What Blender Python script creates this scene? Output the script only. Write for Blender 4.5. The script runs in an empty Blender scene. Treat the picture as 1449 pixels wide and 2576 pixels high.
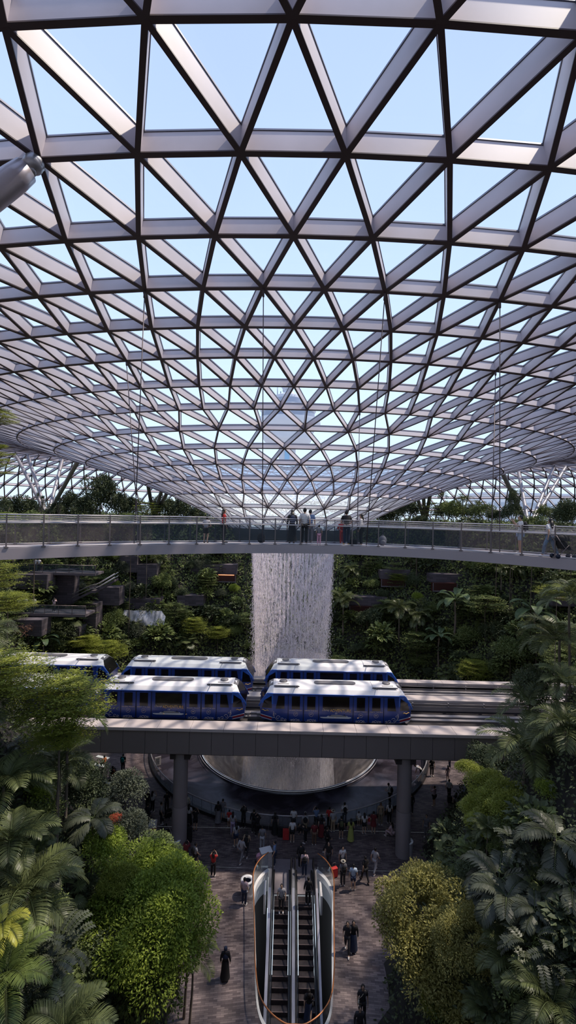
import bpy, math, random
import numpy as np
from mathutils import Vector, Matrix, noise
R = random.Random(7)
S = bpy.context.scene
COL = S.collection
PI = math.pi

# ------------------------------------------------------------ camera, sky, sun, exposure
F = 1200.0
ROLL = 0.023
cam_d = bpy.data.cameras.new('camera')
cam_d.sensor_fit = 'VERTICAL'; cam_d.sensor_height = 36.0
cam_d.lens = 36.0 * F / 2576.0
cam_d.clip_start = 0.1; cam_d.clip_end = 4000
cam = bpy.data.objects.new('camera', cam_d); COL.objects.link(cam)
cam.matrix_world = Matrix.Rotation(PI/2, 4, 'X') @ Matrix.Rotation(ROLL, 4, 'Z')
S.camera = cam
S.view_settings.view_transform = 'Standard'
S.view_settings.look = 'None'
S.view_settings.gamma = 1.0
S.view_settings.exposure = 0.5
S.view_settings.use_curve_mapping = False

w = bpy.data.worlds.new('sky'); S.world = w; w.use_nodes = True
nt = w.node_tree; nt.nodes.clear()
out = nt.nodes.new('ShaderNodeOutputWorld'); bg = nt.nodes.new('ShaderNodeBackground')
tc = nt.nodes.new('ShaderNodeTexCoord'); sx = nt.nodes.new('ShaderNodeSeparateXYZ')
cr = nt.nodes.new('ShaderNodeValToRGB'); ns = nt.nodes.new('ShaderNodeTexNoise')
ns.inputs['Scale'].default_value = 2.0; ns.inputs['Detail'].default_value = 4
mx = nt.nodes.new('ShaderNodeMath'); mx.operation = 'MULTIPLY_ADD'; mx.inputs[1].default_value = 0.25
nt.links.new(tc.outputs['Generated'], sx.inputs[0]); nt.links.new(tc.outputs['Generated'], ns.inputs['Vector'])
nt.links.new(ns.outputs['Fac'], mx.inputs[0]); nt.links.new(sx.outputs['Z'], mx.inputs[2])
nt.links.new(mx.outputs[0], cr.inputs[0])
e = cr.color_ramp.elements
e[0].position = 0.0; e[0].color = (0.60, 0.70, 0.80, 1)
e[1].position = 1.0; e[1].color = (0.33, 0.42, 0.68, 1)
k = e.new(0.30); k.color = (0.55, 0.68, 0.84, 1)
k = e.new(0.62); k.color = (0.43, 0.545, 0.78, 1)
nt.links.new(cr.outputs[0], bg.inputs['Color']); bg.inputs['Strength'].default_value = 1.12
nt.links.new(bg.outputs[0], out.inputs['Surface'])

sun_d = bpy.data.lights.new('sun', 'SUN'); sun_d.energy = 3.4; sun_d.angle = math.radians(1.6)
sun_d.color = (1.0, 0.85, 0.70)
sun = bpy.data.objects.new('sun', sun_d); COL.objects.link(sun)
SUNDIR = Vector((0.50, 0.14, 1.0)).normalized()
sun.rotation_euler = SUNDIR.to_track_quat('Z', 'Y').to_euler()

# ------------------------------------------------------------ helpers
CR, SR = math.cos(ROLL), math.sin(ROLL)
def uv(px, py):
    u = px - 724.5; v = py - 1288.0
    return (CR*u + SR*v)/F, (-SR*u + CR*v)/F
def at(px, py, Y):                      # the point at distance Y seen at a pixel of the photograph
    a, b = uv(px, py); return Vector((a*Y, Y, -b*Y))
def on(px, py, z):                      # the point at height z seen at a pixel
    a, b = uv(px, py); Y = -z/b; return Vector((a*Y, Y, z))
FLOOR = -24.0

def mat(name, col, rough=0.6, metal=0.0, noise_amt=0.0, nscale=3.0, spec=None, coat=0.0):
    m = bpy.data.materials.new(name); m.use_nodes = True
    n = m.node_tree; b = n.nodes['Principled BSDF']
    b.inputs['Base Color'].default_value = (*col, 1); b.inputs['Roughness'].default_value = rough
    b.inputs['Metallic'].default_value = metal
    if spec is not None: b.inputs['Specular IOR Level'].default_value = spec
    if coat: b.inputs['Coat Weight'].default_value = coat
    if noise_amt:
        t = n.nodes.new('ShaderNodeTexCoord'); x = n.nodes.new('ShaderNodeTexNoise')
        x.inputs['Scale'].default_value = nscale; x.inputs['Detail'].default_value = 6
        h = n.nodes.new('ShaderNodeHueSaturation'); h.inputs['Color'].default_value = (*col, 1)
        mr = n.nodes.new('ShaderNodeMapRange')
        mr.inputs['From Min'].default_value = .3; mr.inputs['From Max'].default_value = .7
        mr.inputs['To Min'].default_value = 1-noise_amt; mr.inputs['To Max'].default_value = 1+noise_amt
        n.links.new(t.outputs['Object'], x.inputs['Vector']); n.links.new(x.outputs['Fac'], mr.inputs['Value'])
        n.links.new(mr.outputs[0], h.inputs['Value']); n.links.new(h.outputs[0], b.inputs['Base Color'])
    return m

def leafmat(name, c1, c2, trans=0.35, rough=0.55):
    m = bpy.data.materials.new(name); m.use_nodes = True
    n = m.node_tree; b = n.nodes['Principled BSDF']; o = n.nodes['Material Output']
    g = n.nodes.new('ShaderNodeNewGeometry'); r = n.nodes.new('ShaderNodeMix'); r.data_type = 'RGBA'
    oi = n.nodes.new('ShaderNodeObjectInfo'); ad = n.nodes.new('ShaderNodeMath'); ad.operation = 'MULTIPLY_ADD'
    ad.inputs[1].default_value = 0.35; ad.use_clamp = True
    sb = n.nodes.new('ShaderNodeMath'); sb.operation = 'MULTIPLY'; sb.inputs[1].default_value = 0.75
    n.links.new(g.outputs['Random Per Island'], sb.inputs[0])
    n.links.new(oi.outputs['Random'], ad.inputs[0]); n.links.new(sb.outputs[0], ad.inputs[2])
    r.inputs['A'].default_value = (*c1, 1); r.inputs['B'].default_value = (*c2, 1)
    n.links.new(ad.outputs[0], r.inputs['Factor'])
    n.links.new(r.outputs['Result'], b.inputs['Base Color']); b.inputs['Roughness'].default_value = rough
    b.inputs['Specular IOR Level'].default_value = 0.35
    t = n.nodes.new('ShaderNodeBsdfTranslucent'); n.links.new(r.outputs['Result'], t.inputs['Color'])
    mix = n.nodes.new('ShaderNodeMixShader'); mix.inputs[0].default_value = trans
    n.links.new(b.outputs[0], mix.inputs[1]); n.links.new(t.outputs[0], mix.inputs[2]); n.links.new(mix.outputs[0], o.inputs[0])
    return m

def glassmat(name, tint=(0.9, 0.95, 1), ior=1.25, gloss=0.02, diff=0.0, dcol=(0.8, 0.9, 0.95)):
    m = bpy.data.materials.new(name); m.use_nodes = True
    n = m.node_tree; n.nodes.remove(n.nodes['Principled BSDF']); o = n.nodes['Material Output']
    lw = n.nodes.new('ShaderNodeLayerWeight'); lw.inputs['Blend'].default_value = .5
    pw = n.nodes.new('ShaderNodeMath'); pw.operation = 'POWER'; pw.inputs[1].default_value = 5.0
    f = n.nodes.new('ShaderNodeMath'); f.operation = 'MULTIPLY_ADD'; f.name = 'reflectance'; f0 = ((ior-1)/(ior+1))**2
    f.inputs[1].default_value = .85-f0; f.inputs[2].default_value = f0*1.6
    n.links.new(lw.outputs['Facing'], pw.inputs[0]); n.links.new(pw.outputs[0], f.inputs[0])
    t = n.nodes.new('ShaderNodeBsdfTransparent'); t.inputs['Color'].default_value = (*tint, 1)
    g = n.nodes.new('ShaderNodeBsdfGlossy'); g.inputs['Roughness'].default_value = gloss
    mix = n.nodes.new('ShaderNodeMixShader')
    n.links.new(f.outputs[0], mix.inputs[0]); n.links.new(t.outputs[0], mix.inputs[1]); n.links.new(g.outputs[0], mix.inputs[2])
    last = mix
    if diff:
        d = n.nodes.new('ShaderNodeBsdfDiffuse'); d.inputs['Color'].default_value = (*dcol, 1)
        m2 = n.nodes.new('ShaderNodeMixShader'); m2.inputs[0].default_value = diff
        n.links.new(mix.outputs[0], m2.inputs[1]); n.links.new(d.outputs[0], m2.inputs[2]); last = m2
    n.links.new(last.outputs[0], o.inputs[0])
    return m

class MB:
    """collects geometry and links it as one mesh object"""
    def __init__(s): s.v = []; s.f = []; s.m = []; s.sm = []
    def poly(s, pts, mi=0):
        b = len(s.v); s.v += [tuple(p) for p in pts]; s.f.append(tuple(range(b, b+len(pts)))); s.m.append(mi); s.sm.append(False)
    def raw(s, vs, fs, mi=0, smooth=False):
        b = len(s.v); s.v += [tuple(p) for p in vs]
        for f in fs: s.f.append(tuple(i+b for i in f)); s.m.append(mi); s.sm.append(smooth)
    def hexa(s, p, mi=0):               # 8 corners: bottom four, then top four
        s.raw(p, [(0,3,2,1),(4,5,6,7),(0,1,5,4),(1,2,6,5),(2,3,7,6),(3,0,4,7)], mi)
    def box(s, c, d, mi=0, rz=0.0):
        x, y, z = d[0]/2, d[1]/2, d[2]/2; ca, sa = math.cos(rz), math.sin(rz)
        P = []
        for k in (-z, z):
            for a, b in ((-x,-y),(x,-y),(x,y),(-x,y)):
                P.append((c[0]+a*ca-b*sa, c[1]+a*sa+b*ca, c[2]+k))
        s.hexa(P, mi)
    def bar(s, a, b, wd, ht, up=(0,0,1), mi=0, lo=0.0):   # rectangular bar a->b, bottom offset lo, height ht along up
        a = Vector(a); b = Vector(b); up = Vector(up).normalized(); d = (b-a).normalized(); q = d.cross(up).normalized()*(wd/2)
        l = up*lo; h = up*(lo+ht)
        s.hexa([a-q+l, a+q+l, b+q+l, b-q+l, a-q+h, a+q+h, b+q+h, b-q+h], mi)
    def tube(s, pts, r, n=8, mi=0, cap=True, smooth=True, closed=False):
        pts = [Vector(p) for p in pts]; N = len(pts)
        if not hasattr(r, '__len__'): r = [r]*N
        vs = []; prev = None
        for i, p in enumerate(pts):
            if closed: t = pts[(i+1) % N] - pts[i-1]
            else: t = pts[min(i+1, N-1)] - pts[max(i-1, 0)]
            t = t.normalized() if t.length > 1e-9 else Vector((0,0,1))
            if prev is None: a = Vector((0,0,1)) if abs(t.z) < .9 else Vector((1,0,0)); x = t.cross(a).normalized()
            else:
                x = prev - t*prev.dot(t); x = x.normalized() if x.length > 1e-6 else t.orthogonal().normalized()
            prev = x; y = t.cross(x)
            for j in range(n):
                an = 2*PI*j/n; vs.append(p + (x*math.cos(an) + y*math.sin(an))*r[i])
        fs = []
        for i in range(N if closed else N-1):
            for j in range(n):
                i2 = (i+1) % N
                fs.append((i*n+j, i*n+(j+1) % n, i2*n+(j+1) % n, i2*n+j))
        if cap and not closed: fs.append(tuple(range(n-1, -1, -1))); fs.append(tuple((N-1)*n+j for j in range(n)))
        s.raw(vs, fs, mi, smooth)
    def lathe(s, prof, c=(0,0,0), n=24, mi=0, smooth=True, a0=0.0, a1=2*PI, sy=1.0):
        full = abs(a1-a0-2*PI) < 1e-6; K = n if full else n+1; vs = []
        for (r, z) in prof:
            for j in range(K):
                an = a0+(a1-a0)*j/n; vs.append((c[0]+r*math.cos(an), c[1]+r*math.sin(an)*sy, c[2]+z))
        fs = []
        for i in range(len(prof)-1):
            for j in range(n):
                j2 = (j+1) % K; fs.append((i*K+j, i*K+j2, (i+1)*K+j2, (i+1)*K+j))
        s.raw(vs, fs, mi, smooth)
    def ball(s, c, r, n=10, k=6, mi=0):
        if not hasattr(r, '__len__'): r = (r, r, r)
        vs = [(c[0], c[1], c[2]-r[2])]
        for i in range(1, k):
            t = -PI/2+PI*i/k
            for j in range(n):
                a = 2*PI*j/n; vs.append((c[0]+r[0]*math.cos(t)*math.cos(a), c[1]+r[1]*math.cos(t)*math.sin(a), c[2]+r[2]*math.sin(t)))
        vs.append((c[0], c[1], c[2]+r[2])); T = len(vs)-1; fs = []
        for j in range(n): fs.append((0, 1+(j+1) % n, 1+j)); fs.append((T, T-n+j, T-n+(j+1) % n))
        for i in range(k-2):
            for j in range(n): fs.append((1+i*n+j, 1+i*n+(j+1) % n, 1+(i+1)*n+(j+1) % n, 1+(i+1)*n+j))
        s.raw(vs, fs, mi, True)
    def mesh(s, name, mats):
        me = bpy.data.meshes.new(name); me.from_pydata([tuple(p) for p in s.v], [], s.f)
        for x in (mats if isinstance(mats, (list, tuple)) else [mats]): me.materials.append(x)
        me.polygons.foreach_set('material_index', s.m); me.polygons.foreach_set('use_smooth', s.sm); me.update()
        return me
    def build(s, name, mats, parent=None, loc=None):
        return link(name, s.mesh(name, mats), parent, loc)

def link(name, me, parent=None, loc=None):
    o = bpy.data.objects.new(name, me); COL.objects.link(o)
    if parent is not None: o.parent = parent
    if loc is not None: o.location = loc
    return o
def tag(o, label=None, cat=None, group=None, kind=None):
    if label: o['label'] = label
    if cat: o['category'] = cat
    if group: o['group'] = group
    if kind: o['kind'] = kind
    return o
def thing(name, label, cat, loc=(0,0,0), rz=0.0, group=None, sc=None):
    o = bpy.data.objects.new(name, None); o.empty_display_size = .2; COL.objects.link(o)
    o.location = loc; o.rotation_euler = (0, 0, rz)
    if sc: o.scale = (sc, sc, sc)
    return tag(o, label, cat, group)
def struct(o): o['kind'] = 'structure'; return o
def part(mb, name, m, parent, label=None):
    o = mb.build(name, m, parent)
    if label: o['label'] = label
    return o
def copy_tree(o, parent=None):
    c = o.copy(); COL.objects.link(c)
    if parent is not None: c.parent = parent
    for ch in list(o.children): copy_tree(ch, c)
    return c
# ------------------------------------------------------------ the glass roof
M_steel = mat('painted_steel', (0.60, 0.545, 0.575), 0.5, 0.0, 0.08, 0.6)
M_ribshade = mat('rib_underside_shade', (0.070, 0.045, 0.052), 0.5)  # near-black colour paints in the shade under the ribs
M_mull = mat('glazing_bar_grey', (0.22, 0.22, 0.26), 0.4, 0.3)
M_conn = mat('cast_steel', (0.36, 0.35, 0.37), 0.38, 0.6, .1, 2)
M_roofglass = glassmat('roof_glass', (0.93, 0.97, 1.0), 1.22, 0.01)
def coat_outside(m):                     # reflective coating on the weather side of the panes
    n = m.node_tree; f = n.nodes['reflectance']; g = n.nodes.new('ShaderNodeNewGeometry')
    mm = n.nodes.new('ShaderNodeMath'); mm.operation = 'MULTIPLY_ADD'; mm.inputs[1].default_value = -.62; mm.inputs[2].default_value = .62; mm.use_clamp = True
    ad = n.nodes.new('ShaderNodeMath'); ad.operation = 'ADD'; ad.use_clamp = True
    mix = f.outputs[0].links[0].to_node
    n.links.new(g.outputs['Backfacing'], mm.inputs[0]); n.links.new(mm.outputs[0], ad.inputs[0]); n.links.new(f.outputs[0], ad.inputs[1]); n.links.new(ad.outputs[0], mix.inputs[0])
coat_outside(M_roofglass)
RB = [70.6,70.0,69.2,68.0,66.4,64.2,61.6,58.6,55.4,52.0,48.6,45.2,42.0, 38.7835,35.8533,33.1171,30.4774,28.0959,25.718,23.5499,21.4512,19.3887,17.4332,15.3132,13.2838,11.2511,9.2532,7.5029,6.0]
RZ = [-13.,-9.5,-5.8,-2.0,1.6,4.8,7.5,9.6,11.2,12.2,12.6,12.5,12.1, 11.6178,10.6321,9.7696,9.141,8.4753,7.8515,6.9662,6.1413,5.2489,4.3323,3.4572,2.4481,1.4706,0.3296,-0.697,-1.8]
NO = 13                                # index of the first measured ring
def roofp(b, z, th):
    q = min(b/40, 1.0)
    ka = 1+.3329*q+.1812*q*q
    t = -.0475*q-1.8776*q*q
    return Vector((.5158+ka*b*math.sin(th), 50-b*math.cos(th), z+t*(1-math.cos(th))+.33*q*q*math.sin(th)**2))
rings = []
for k, (b, z) in enumerate(zip(RB, RZ)):
    j = k-NO
    if j < -2: n = 208; of = (0.0 if (j % 2) else 0.5)
    elif j < 8: n = 104; of = 0.5 if (j % 2) else 0.0
    elif j < 13: n = 52; of = .25 if (j % 2 == 0) else .75
    else: n = 26; of = .125 if (j % 2) else .625
    rings.append((n, [(of+i)*2*PI/n-.0117 for i in range(n)], b, z))
# the doubled rings start above ring -2 (104 nodes): its angles must coincide with every second outer one
nodes = []; base = []
for k, (n, A, b, z) in enumerate(rings):
    base.append(len(nodes))
    b2, z2 = (RB[k+1], RZ[k+1]) if k+1 < len(RB) else (RB[k-1], RZ[k-1])
    for th in A:
        p = roofp(b, z, th); dt = roofp(b, z, th+.01)-p
        if k+1 < len(RB): dr = p-roofp(b2, z2, th)
        else: dr = roofp(b2, z2, th)-p
        if 0 < k < len(RB)-1: dr = roofp(RB[k-1], RZ[k-1], th)-roofp(RB[k+1], RZ[k+1], th)
        nn = dt.cross(dr).normalized()
        if nn.z < 0 and b < 60: nn = -nn
        if b >= 60 and nn.dot(Vector((p.x, p.y-50, 8))) < 0: nn = -nn
        nodes.append((p, nn))
def hgt(b):
    return float(np.interp(b, [6, 10, 19, 24, 28, 31, 34, 36, 39, 46, 56, 70], [.26, .28, .32, .40, .48, .56, .70, .84, .92, .7, .45, .4]))
edges = []; tris = []
for k in range(len(rings)):
    n = rings[k][0]
    for i in range(n): edges.append((base[k]+i, base[k]+(i+1) % n, k, k))
    if k+1 == len(rings): break
    n2 = rings[k+1][0]; same = n == n2; thr = (.6 if same else 1.1)*2*PI/n
    nb = {}
    for j, a2 in enumerate(rings[k+1][1]):
        i0 = (a2-rings[k][1][0])/(2*PI/n)
        for i in range(math.floor(i0)-1, math.ceil(i0)+2):
            if abs(i-i0)*2*PI/n < thr:
                i_ = i % n; nb.setdefault(('o', i_), set()).add(j); nb.setdefault(('i', j), set()).add(i_)
                edges.append((base[k]+i_, base[k+1]+j, k, k+1))
    for i in range(n):
        for j in nb[('o', i)] & nb[('o', (i+1) % n)]: tris.append((base[k]+i, base[k]+(i+1) % n, base[k+1]+j, k, k, k+1))
    for j in range(n2):
        for i in nb[('i', j)] & nb[('i', (j+1) % n2)]: tris.append((base[k+1]+j, base[k+1]+(j+1) % n2, base[k]+i, k+1, k+1, k))
mb = MB(); mg = MB(); mf = MB()
for a, b, ka, kb in edges:
    (pa, na), (pb, nb_) = nodes[a], nodes[b]
    h = (hgt(RB[ka])+hgt(RB[kb]))/2; up = (na+nb_)
    mid = (RB[ka]+RB[kb])/2
    wd = .15 if mid > 24 else .10 if mid > 13 else .08
    if mid > 47: wd = .17
    mb.bar(pa, pb, wd, h, up)
    mf.bar(pa, pb, wd*(1.12 if mid > 29 else .9), .05 if mid > 29 else .03, up, lo=-.03)  # thin strip added along each rib to carry the painted shade
    mg.bar(pa, pb, wd*1.25+.02, .07, up, lo=h+.015)
for k in range(len(rings)):                      # node pins
    for i in range(rings[k][0]):
        p, nn = nodes[base[k]+i]; h = hgt(RB[k]); r = (.11 if RB[k] > 24 else .07)
        mb.tube([p-nn*.015, p+nn*h], r, 6, smooth=False)
ceiling = struct(mb.build('ceiling', M_steel))
ceiling['label'] = 'white steel diagrid roof curving down into a funnel'
o = mg.build('glazing_bar', M_mull, ceiling)
mf.build('underside_shade_strip', M_ribshade, ceiling)['label'] = 'dark strip under the ribs, underside shade painted in'
NG = len(RB)-4
def panes(sel, name, m):
    q = MB()
    used = {}
    for a, b, c, ka, kb, kc in tris:
        if not sel(max(ka, kb, kc)): continue
        ids = []
        for x, kx in ((a, ka), (b, kb), (c, kc)):
            if x not in used:
                p, nn = nodes[x]; used[x] = len(q.v); q.v.append(tuple(p+nn*(hgt(RB[kx])+.06)))
            ids.append(used[x])
        P_ = [Vector(q.v[i]) for i in ids]; N_ = (P_[1]-P_[0]).cross(P_[2]-P_[0])
        if N_.dot(nodes[a][1]) < 0: ids = ids[::-1]
        q.f.append(tuple(ids)); q.m.append(0); q.sm.append(False)
    return q.build(name, m, ceiling)
panes(lambda k: k <= NG, 'roof_glass', M_roofglass)
# glass round the oculus with water rippling over it
def ripple():
    m = bpy.data.materials.new('rippling_water_glass'); m.use_nodes = True
    n = m.node_tree; n.nodes.remove(n.nodes['Principled BSDF']); o = n.nodes['Material Output']
    tcx = n.nodes.new('ShaderNodeTexCoord'); nz = n.nodes.new('ShaderNodeTexNoise'); nz.inputs['Scale'].default_value = 2.2
    nz.inputs['Detail'].default_value = 2; nz.inputs['Distortion'].default_value = 2.5
    mp = n.nodes.new('ShaderNodeMapping'); mp.inputs['Scale'].default_value = (1, 1, 2.2)
    rp = n.nodes.new('ShaderNodeValToRGB'); rr = rp.color_ramp.elements
    rr[0].position = .44; rr[0].color = (0, 0, 0, 1); rr[1].position = .56; rr[1].color = (0, 0, 0, 1); x = rr.new(.5); x.color = (1, 1, 1, 1)
    n.links.new(tcx.outputs['Object'], mp.inputs[0]); n.links.new(mp.outputs[0], nz.inputs['Vector']); n.links.new(nz.outputs['Fac'], rp.inputs[0])
    t = n.nodes.new('ShaderNodeBsdfTransparent'); t.inputs['Color'].default_value = (.80, .90, .88, 1)
    d = n.nodes.new('ShaderNodeBsdfTranslucent'); d.inputs['Color'].default_value = (.95, 1, .98, 1)
    mm = n.nodes.new('ShaderNodeMath'); mm.operation = 'MULTIPLY_ADD'; mm.inputs[1].default_value = .5; mm.inputs[2].default_value = .22
    n.links.new(rp.outputs[0], mm.inputs[0])
    mi = n.nodes.new('ShaderNodeMixShader'); n.links.new(mm.outputs[0], mi.inputs[0]); n.links.new(t.outputs[0], mi.inputs[1]); n.links.new(d.outputs[0], mi.inputs[2])
    n.links.new(mi.outputs[0], o.inputs[0]); return m
M_ripple = ripple()
o = panes(lambda k: k > NG, 'water_covered_glass', M_ripple); o['label'] = 'glass with water rippling over it'
# oculus drum and white louvred collar
M_drum = mat('drum_grey', (0.10, 0.11, 0.12), .5)
M_white = mat('white_paint', (0.82, 0.80, 0.80), .5)
t = thing('oculus_ring', 'dark drum with white louvred collar where the waterfall leaves the roof', 'oculus ring', (.5, 50, -1.9))
q = MB(); q.lathe([(6.3, .25), (6.3, -.05), (5.9, -1.05), (5.2, -1.05), (5.2, .1), (6.3, .25)], n=72); part(q, 'drum', M_drum, t)
q = MB(); q.lathe([(4.75, -.70), (4.6, -1.0), (4.35, -1.0), (4.35, -.7), (4.75, -.7)], n=72)
for i in range(96):
    a = 2*PI*i/96; q.bar((4.72*math.cos(a), 4.72*math.sin(a), -.72), (4.60*math.cos(a), 4.60*math.sin(a), -1.0), .03, .04, (math.cos(a), math.sin(a), 0))
part(q, 'louvre_collar', M_white, t)

# raking tree columns
def near_node(px, py, far):
    best = None
    for k in range(NO-3, NO+7):
        n, A, b, z = rings[k]
        for i in range(n):
            p = nodes[base[k]+i][0]
            if p.y < 5 or (p.y > 50) != far: continue
            u, v = p.x/p.y*F, -p.z/p.y*F
            X = 724.5+CR*u-SR*v; Yp = 1288+SR*u+CR*v
            d = (X-px)**2+(Yp-py)**2
            if best is None or d < best[0]: best = (d, p, nodes[base[k]+i][1])
    return best[1], best[2]
M_tube = mat('column_steel', (0.34, 0.32, 0.34), .35, .35, .08, .8)
M_fore = mat('column_steel_warm', (0.40, 0.35, 0.36), .33, .5, .12, .8)
def tree_column(bases, heads, label, r=.29, far=True, m=None):
    b = Vector(bases); t = thing('tree_column', label, 'column', b, group='raking steel tree columns')
    for h in heads:
        p, nn = near_node(h[0], h[1], far)
        top = p-b; d = top.normalized()
        q = MB(); e2 = top-d*.55
        q.tube([d*.3, d*.8, e2-d*.5, e2-d*.02, e2], [r*.45, r, r, r*.9, r*.7], 20)
        s_ = part(q, 'strut', m or M_tube, t)
        q = MB(); q.tube([e2, top-d*.1, top], [r*.62, r*.7, r*.5], 14); q.ball(top-d*.25, r*.75, 14, 8)
        q.tube([top-d*.3-nn*.34, top-d*.3-nn*.1], .16, 12)
        part(q, 'node_joint', M_conn, s_)
    q = MB(); q.lathe([(0.75, -.1), (0.75, .12), (.5, .5), (.2, .65), (0, .66)], n=20); part(q, 'footing', m or M_tube, t)
LZ = -1.6
for (bx, by, Yb, hs, lab) in [
    (119, 1303, 77, [(34,1164),(74,1150),(155,1174),(203,1169)], 'raking steel column branching behind the trees at the far left'),
    (387, 1300, 86, [(350,1214),(372,1222),(408,1232),(432,1240)], 'raking steel column left of centre beneath the funnel edge'),
    (1070, 1312, 86, [(1035,1262),(1052,1262),(1085,1250),(1100,1246)], 'raking steel column right of centre beneath the funnel edge'),
    (1331, 1325, 71, [(1257,1196),(1298,1202),(1385,1187),(1418,1200)], 'raking steel column behind the planting at the far right')]:
    p = at(bx, by, Yb); tree_column((p.x, p.y, LZ), hs, lab, .29)
tree_column((-16.6, 10.2, LZ), [(98, 398)], 'big steel strut reaching up to the roof at the top left', .40, False, M_fore)
# hanging rods from roof nodes to the footbridge
M_cable = mat('dark_cable', (0.10, 0.08, 0.09), .5, .3)
def cable(h, f, lab):
    best = None
    for k in range(NO, NO+9):
        n, A, b, z = rings[k]
        for i in range(n):
            p = nodes[base[k]+i][0]
            if p.y < 5 or p.y > 48: continue
            u, v = p.x/p.y*F, -p.z/p.y*F
            X = 724.5+CR*u-SR*v; Yp = 1288+SR*u+CR*v; d = (X-h[0])**2+(Yp-h[1])**2
            if best is None or d < best[0]: best = (d, p)
    q = MB(); a = best[1]; b_ = Vector(f)
    q.tube([a, a+(b_-a)*.03], .05, 6); q.tube([a+(b_-a)*.03, b_], .022, 6)
    tag(q.build('hanging_cable', M_cable), lab, 'cable', 'cables hanging from the roof to the footbridge')
CABLES = [((661,727),(660,1376),22.2,'thin dark cable dropping to the footbridge left of the waterfall'),
          ((970,736),(921,1378),22.0,'slanting dark cable from the roof right of centre'),
          ((903,1038),(898,1376),22.1,'short dark cable close beside the slanting one right of centre'),
          ((1262,760),(1257,1392),20.0,'long dark cable dropping near the man with a backpack'),
          ((1250,945),(1236,1391),20.3,'shorter dark cable crossing the long one at the right'),
          ((364,728),(337,1378),20.2,'long dark cable dropping to the footbridge at the left'),
          ((316,915),(351,1377),21.3,'shorter dark cable crossing the long one at the left')]
for h, f, Y, lab in CABLES: cable(h, at(f[0], f[1], Y), lab)
# ------------------------------------------------------------ ground, floor, terraces
BND = [(13.5,0),(14,3.0),(17,4.6),(20,5.2),(22.4,5.4),(25,6.0),(30,8.6),(35,11.2),(40,14.8),(45,18.6),(50,22.5),(55,24),(60,22.5),(65,18),(68.5,10),(69.5,0)]
def bx(Y): return float(np.interp(Y, [p[0] for p in BND], [p[1] for p in BND])) if 13.5 < Y < 69.5 else -1
segs = [((s*BND[i][1], BND[i][0]), (s*BND[i+1][1], BND[i+1][0])) for i in range(len(BND)-1) for s in (-1, 1)]
SA = np.array([s[0] for s in segs], float); SB = np.array([s[1] for s in segs], float)
def gdist(X, Y):                        # distance outside the plaza, 0 inside
    if 13.5 < Y < 69.5 and abs(X) <= bx(Y): return 0.0
    p = np.array([X, Y]); d = SB-SA; t = np.clip(((p-SA)*d).sum(1)/(d*d).sum(1), 0, 1)
    return float(np.sqrt((((SA+d*t[:, None])-p)**2).sum(1).min()))
def ground(X, Y):
    d = gdist(X, Y)
    if d <= 0: return FLOOR
    s = 1.75 if Y < 26 else float(np.interp(Y, [26, 46], [1.75, 1.35]))
    z = FLOOR+min(d*s, 22.4)
    if Y < 12: z = min(z, -6.0 if Y > -4 else LZ)
    g = -18.2+2.2*max(0, abs(Y-38)-6.5)
    if abs(X) < 36: z = min(z, max(g, FLOOR))
    return z
M_soil = mat('dark_soil', (0.022, 0.020, 0.017), .9, 0, .4, .8)
q = MB(); xs = [-62+1.5*i for i in range(84)]; ys = [-30+1.5*i for i in range(96)]
H = {}
for j, y in enumerate(ys):
    for i, x in enumerate(xs): H[i, j] = (gdist(x, y), ground(x, y))
vid = {}
for j in range(len(ys)-1):
    for i in range(len(xs)-1):
        c4 = [(i, j), (i+1, j), (i+1, j+1), (i, j+1)]
        if min(H[c][0] for c in c4) <= 0 and max(H[c][0] for c in c4) <= 0: continue
        ids = []
        for c in c4:
            if c not in vid: vid[c] = len(q.v); q.v.append((xs[c[0]], ys[c[1]], H[c][1]-(0.15 if H[c][0] <= 0 else 0)))
            ids.append(vid[c])
        q.f.append(tuple(ids)); q.m.append(0); q.sm.append(True)
o = struct(q.build('ground_slope', M_soil))
# upper garden level out to the glass shell, and the pale ground outside
q = MB(); q.lathe([(40, 0), (69.3, 0)], c=(.5, 50, LZ-.05), n=72, a0=-PI/6, a1=PI*7/6)
q.v = [(x if abs(x) < 1e9 else x, y, z) for x, y, z in q.v]
q.v = [((v[0]-.5)*1.5+.5, v[1], v[2]) for v in q.v]
o = struct(q.build('floor_upper_garden', M_soil))
M_out = mat('pale_outside_ground', (0.45, 0.46, 0.47), .9)
q = MB(); q.lathe([(70, 0), (1500, 0)], c=(.5, 50, -24.5), n=64); q.v = [((v[0]-.5)*1.5+.5, v[1], v[2]) for v in q.v]
struct(q.build('ground_outside', M_out))

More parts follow.
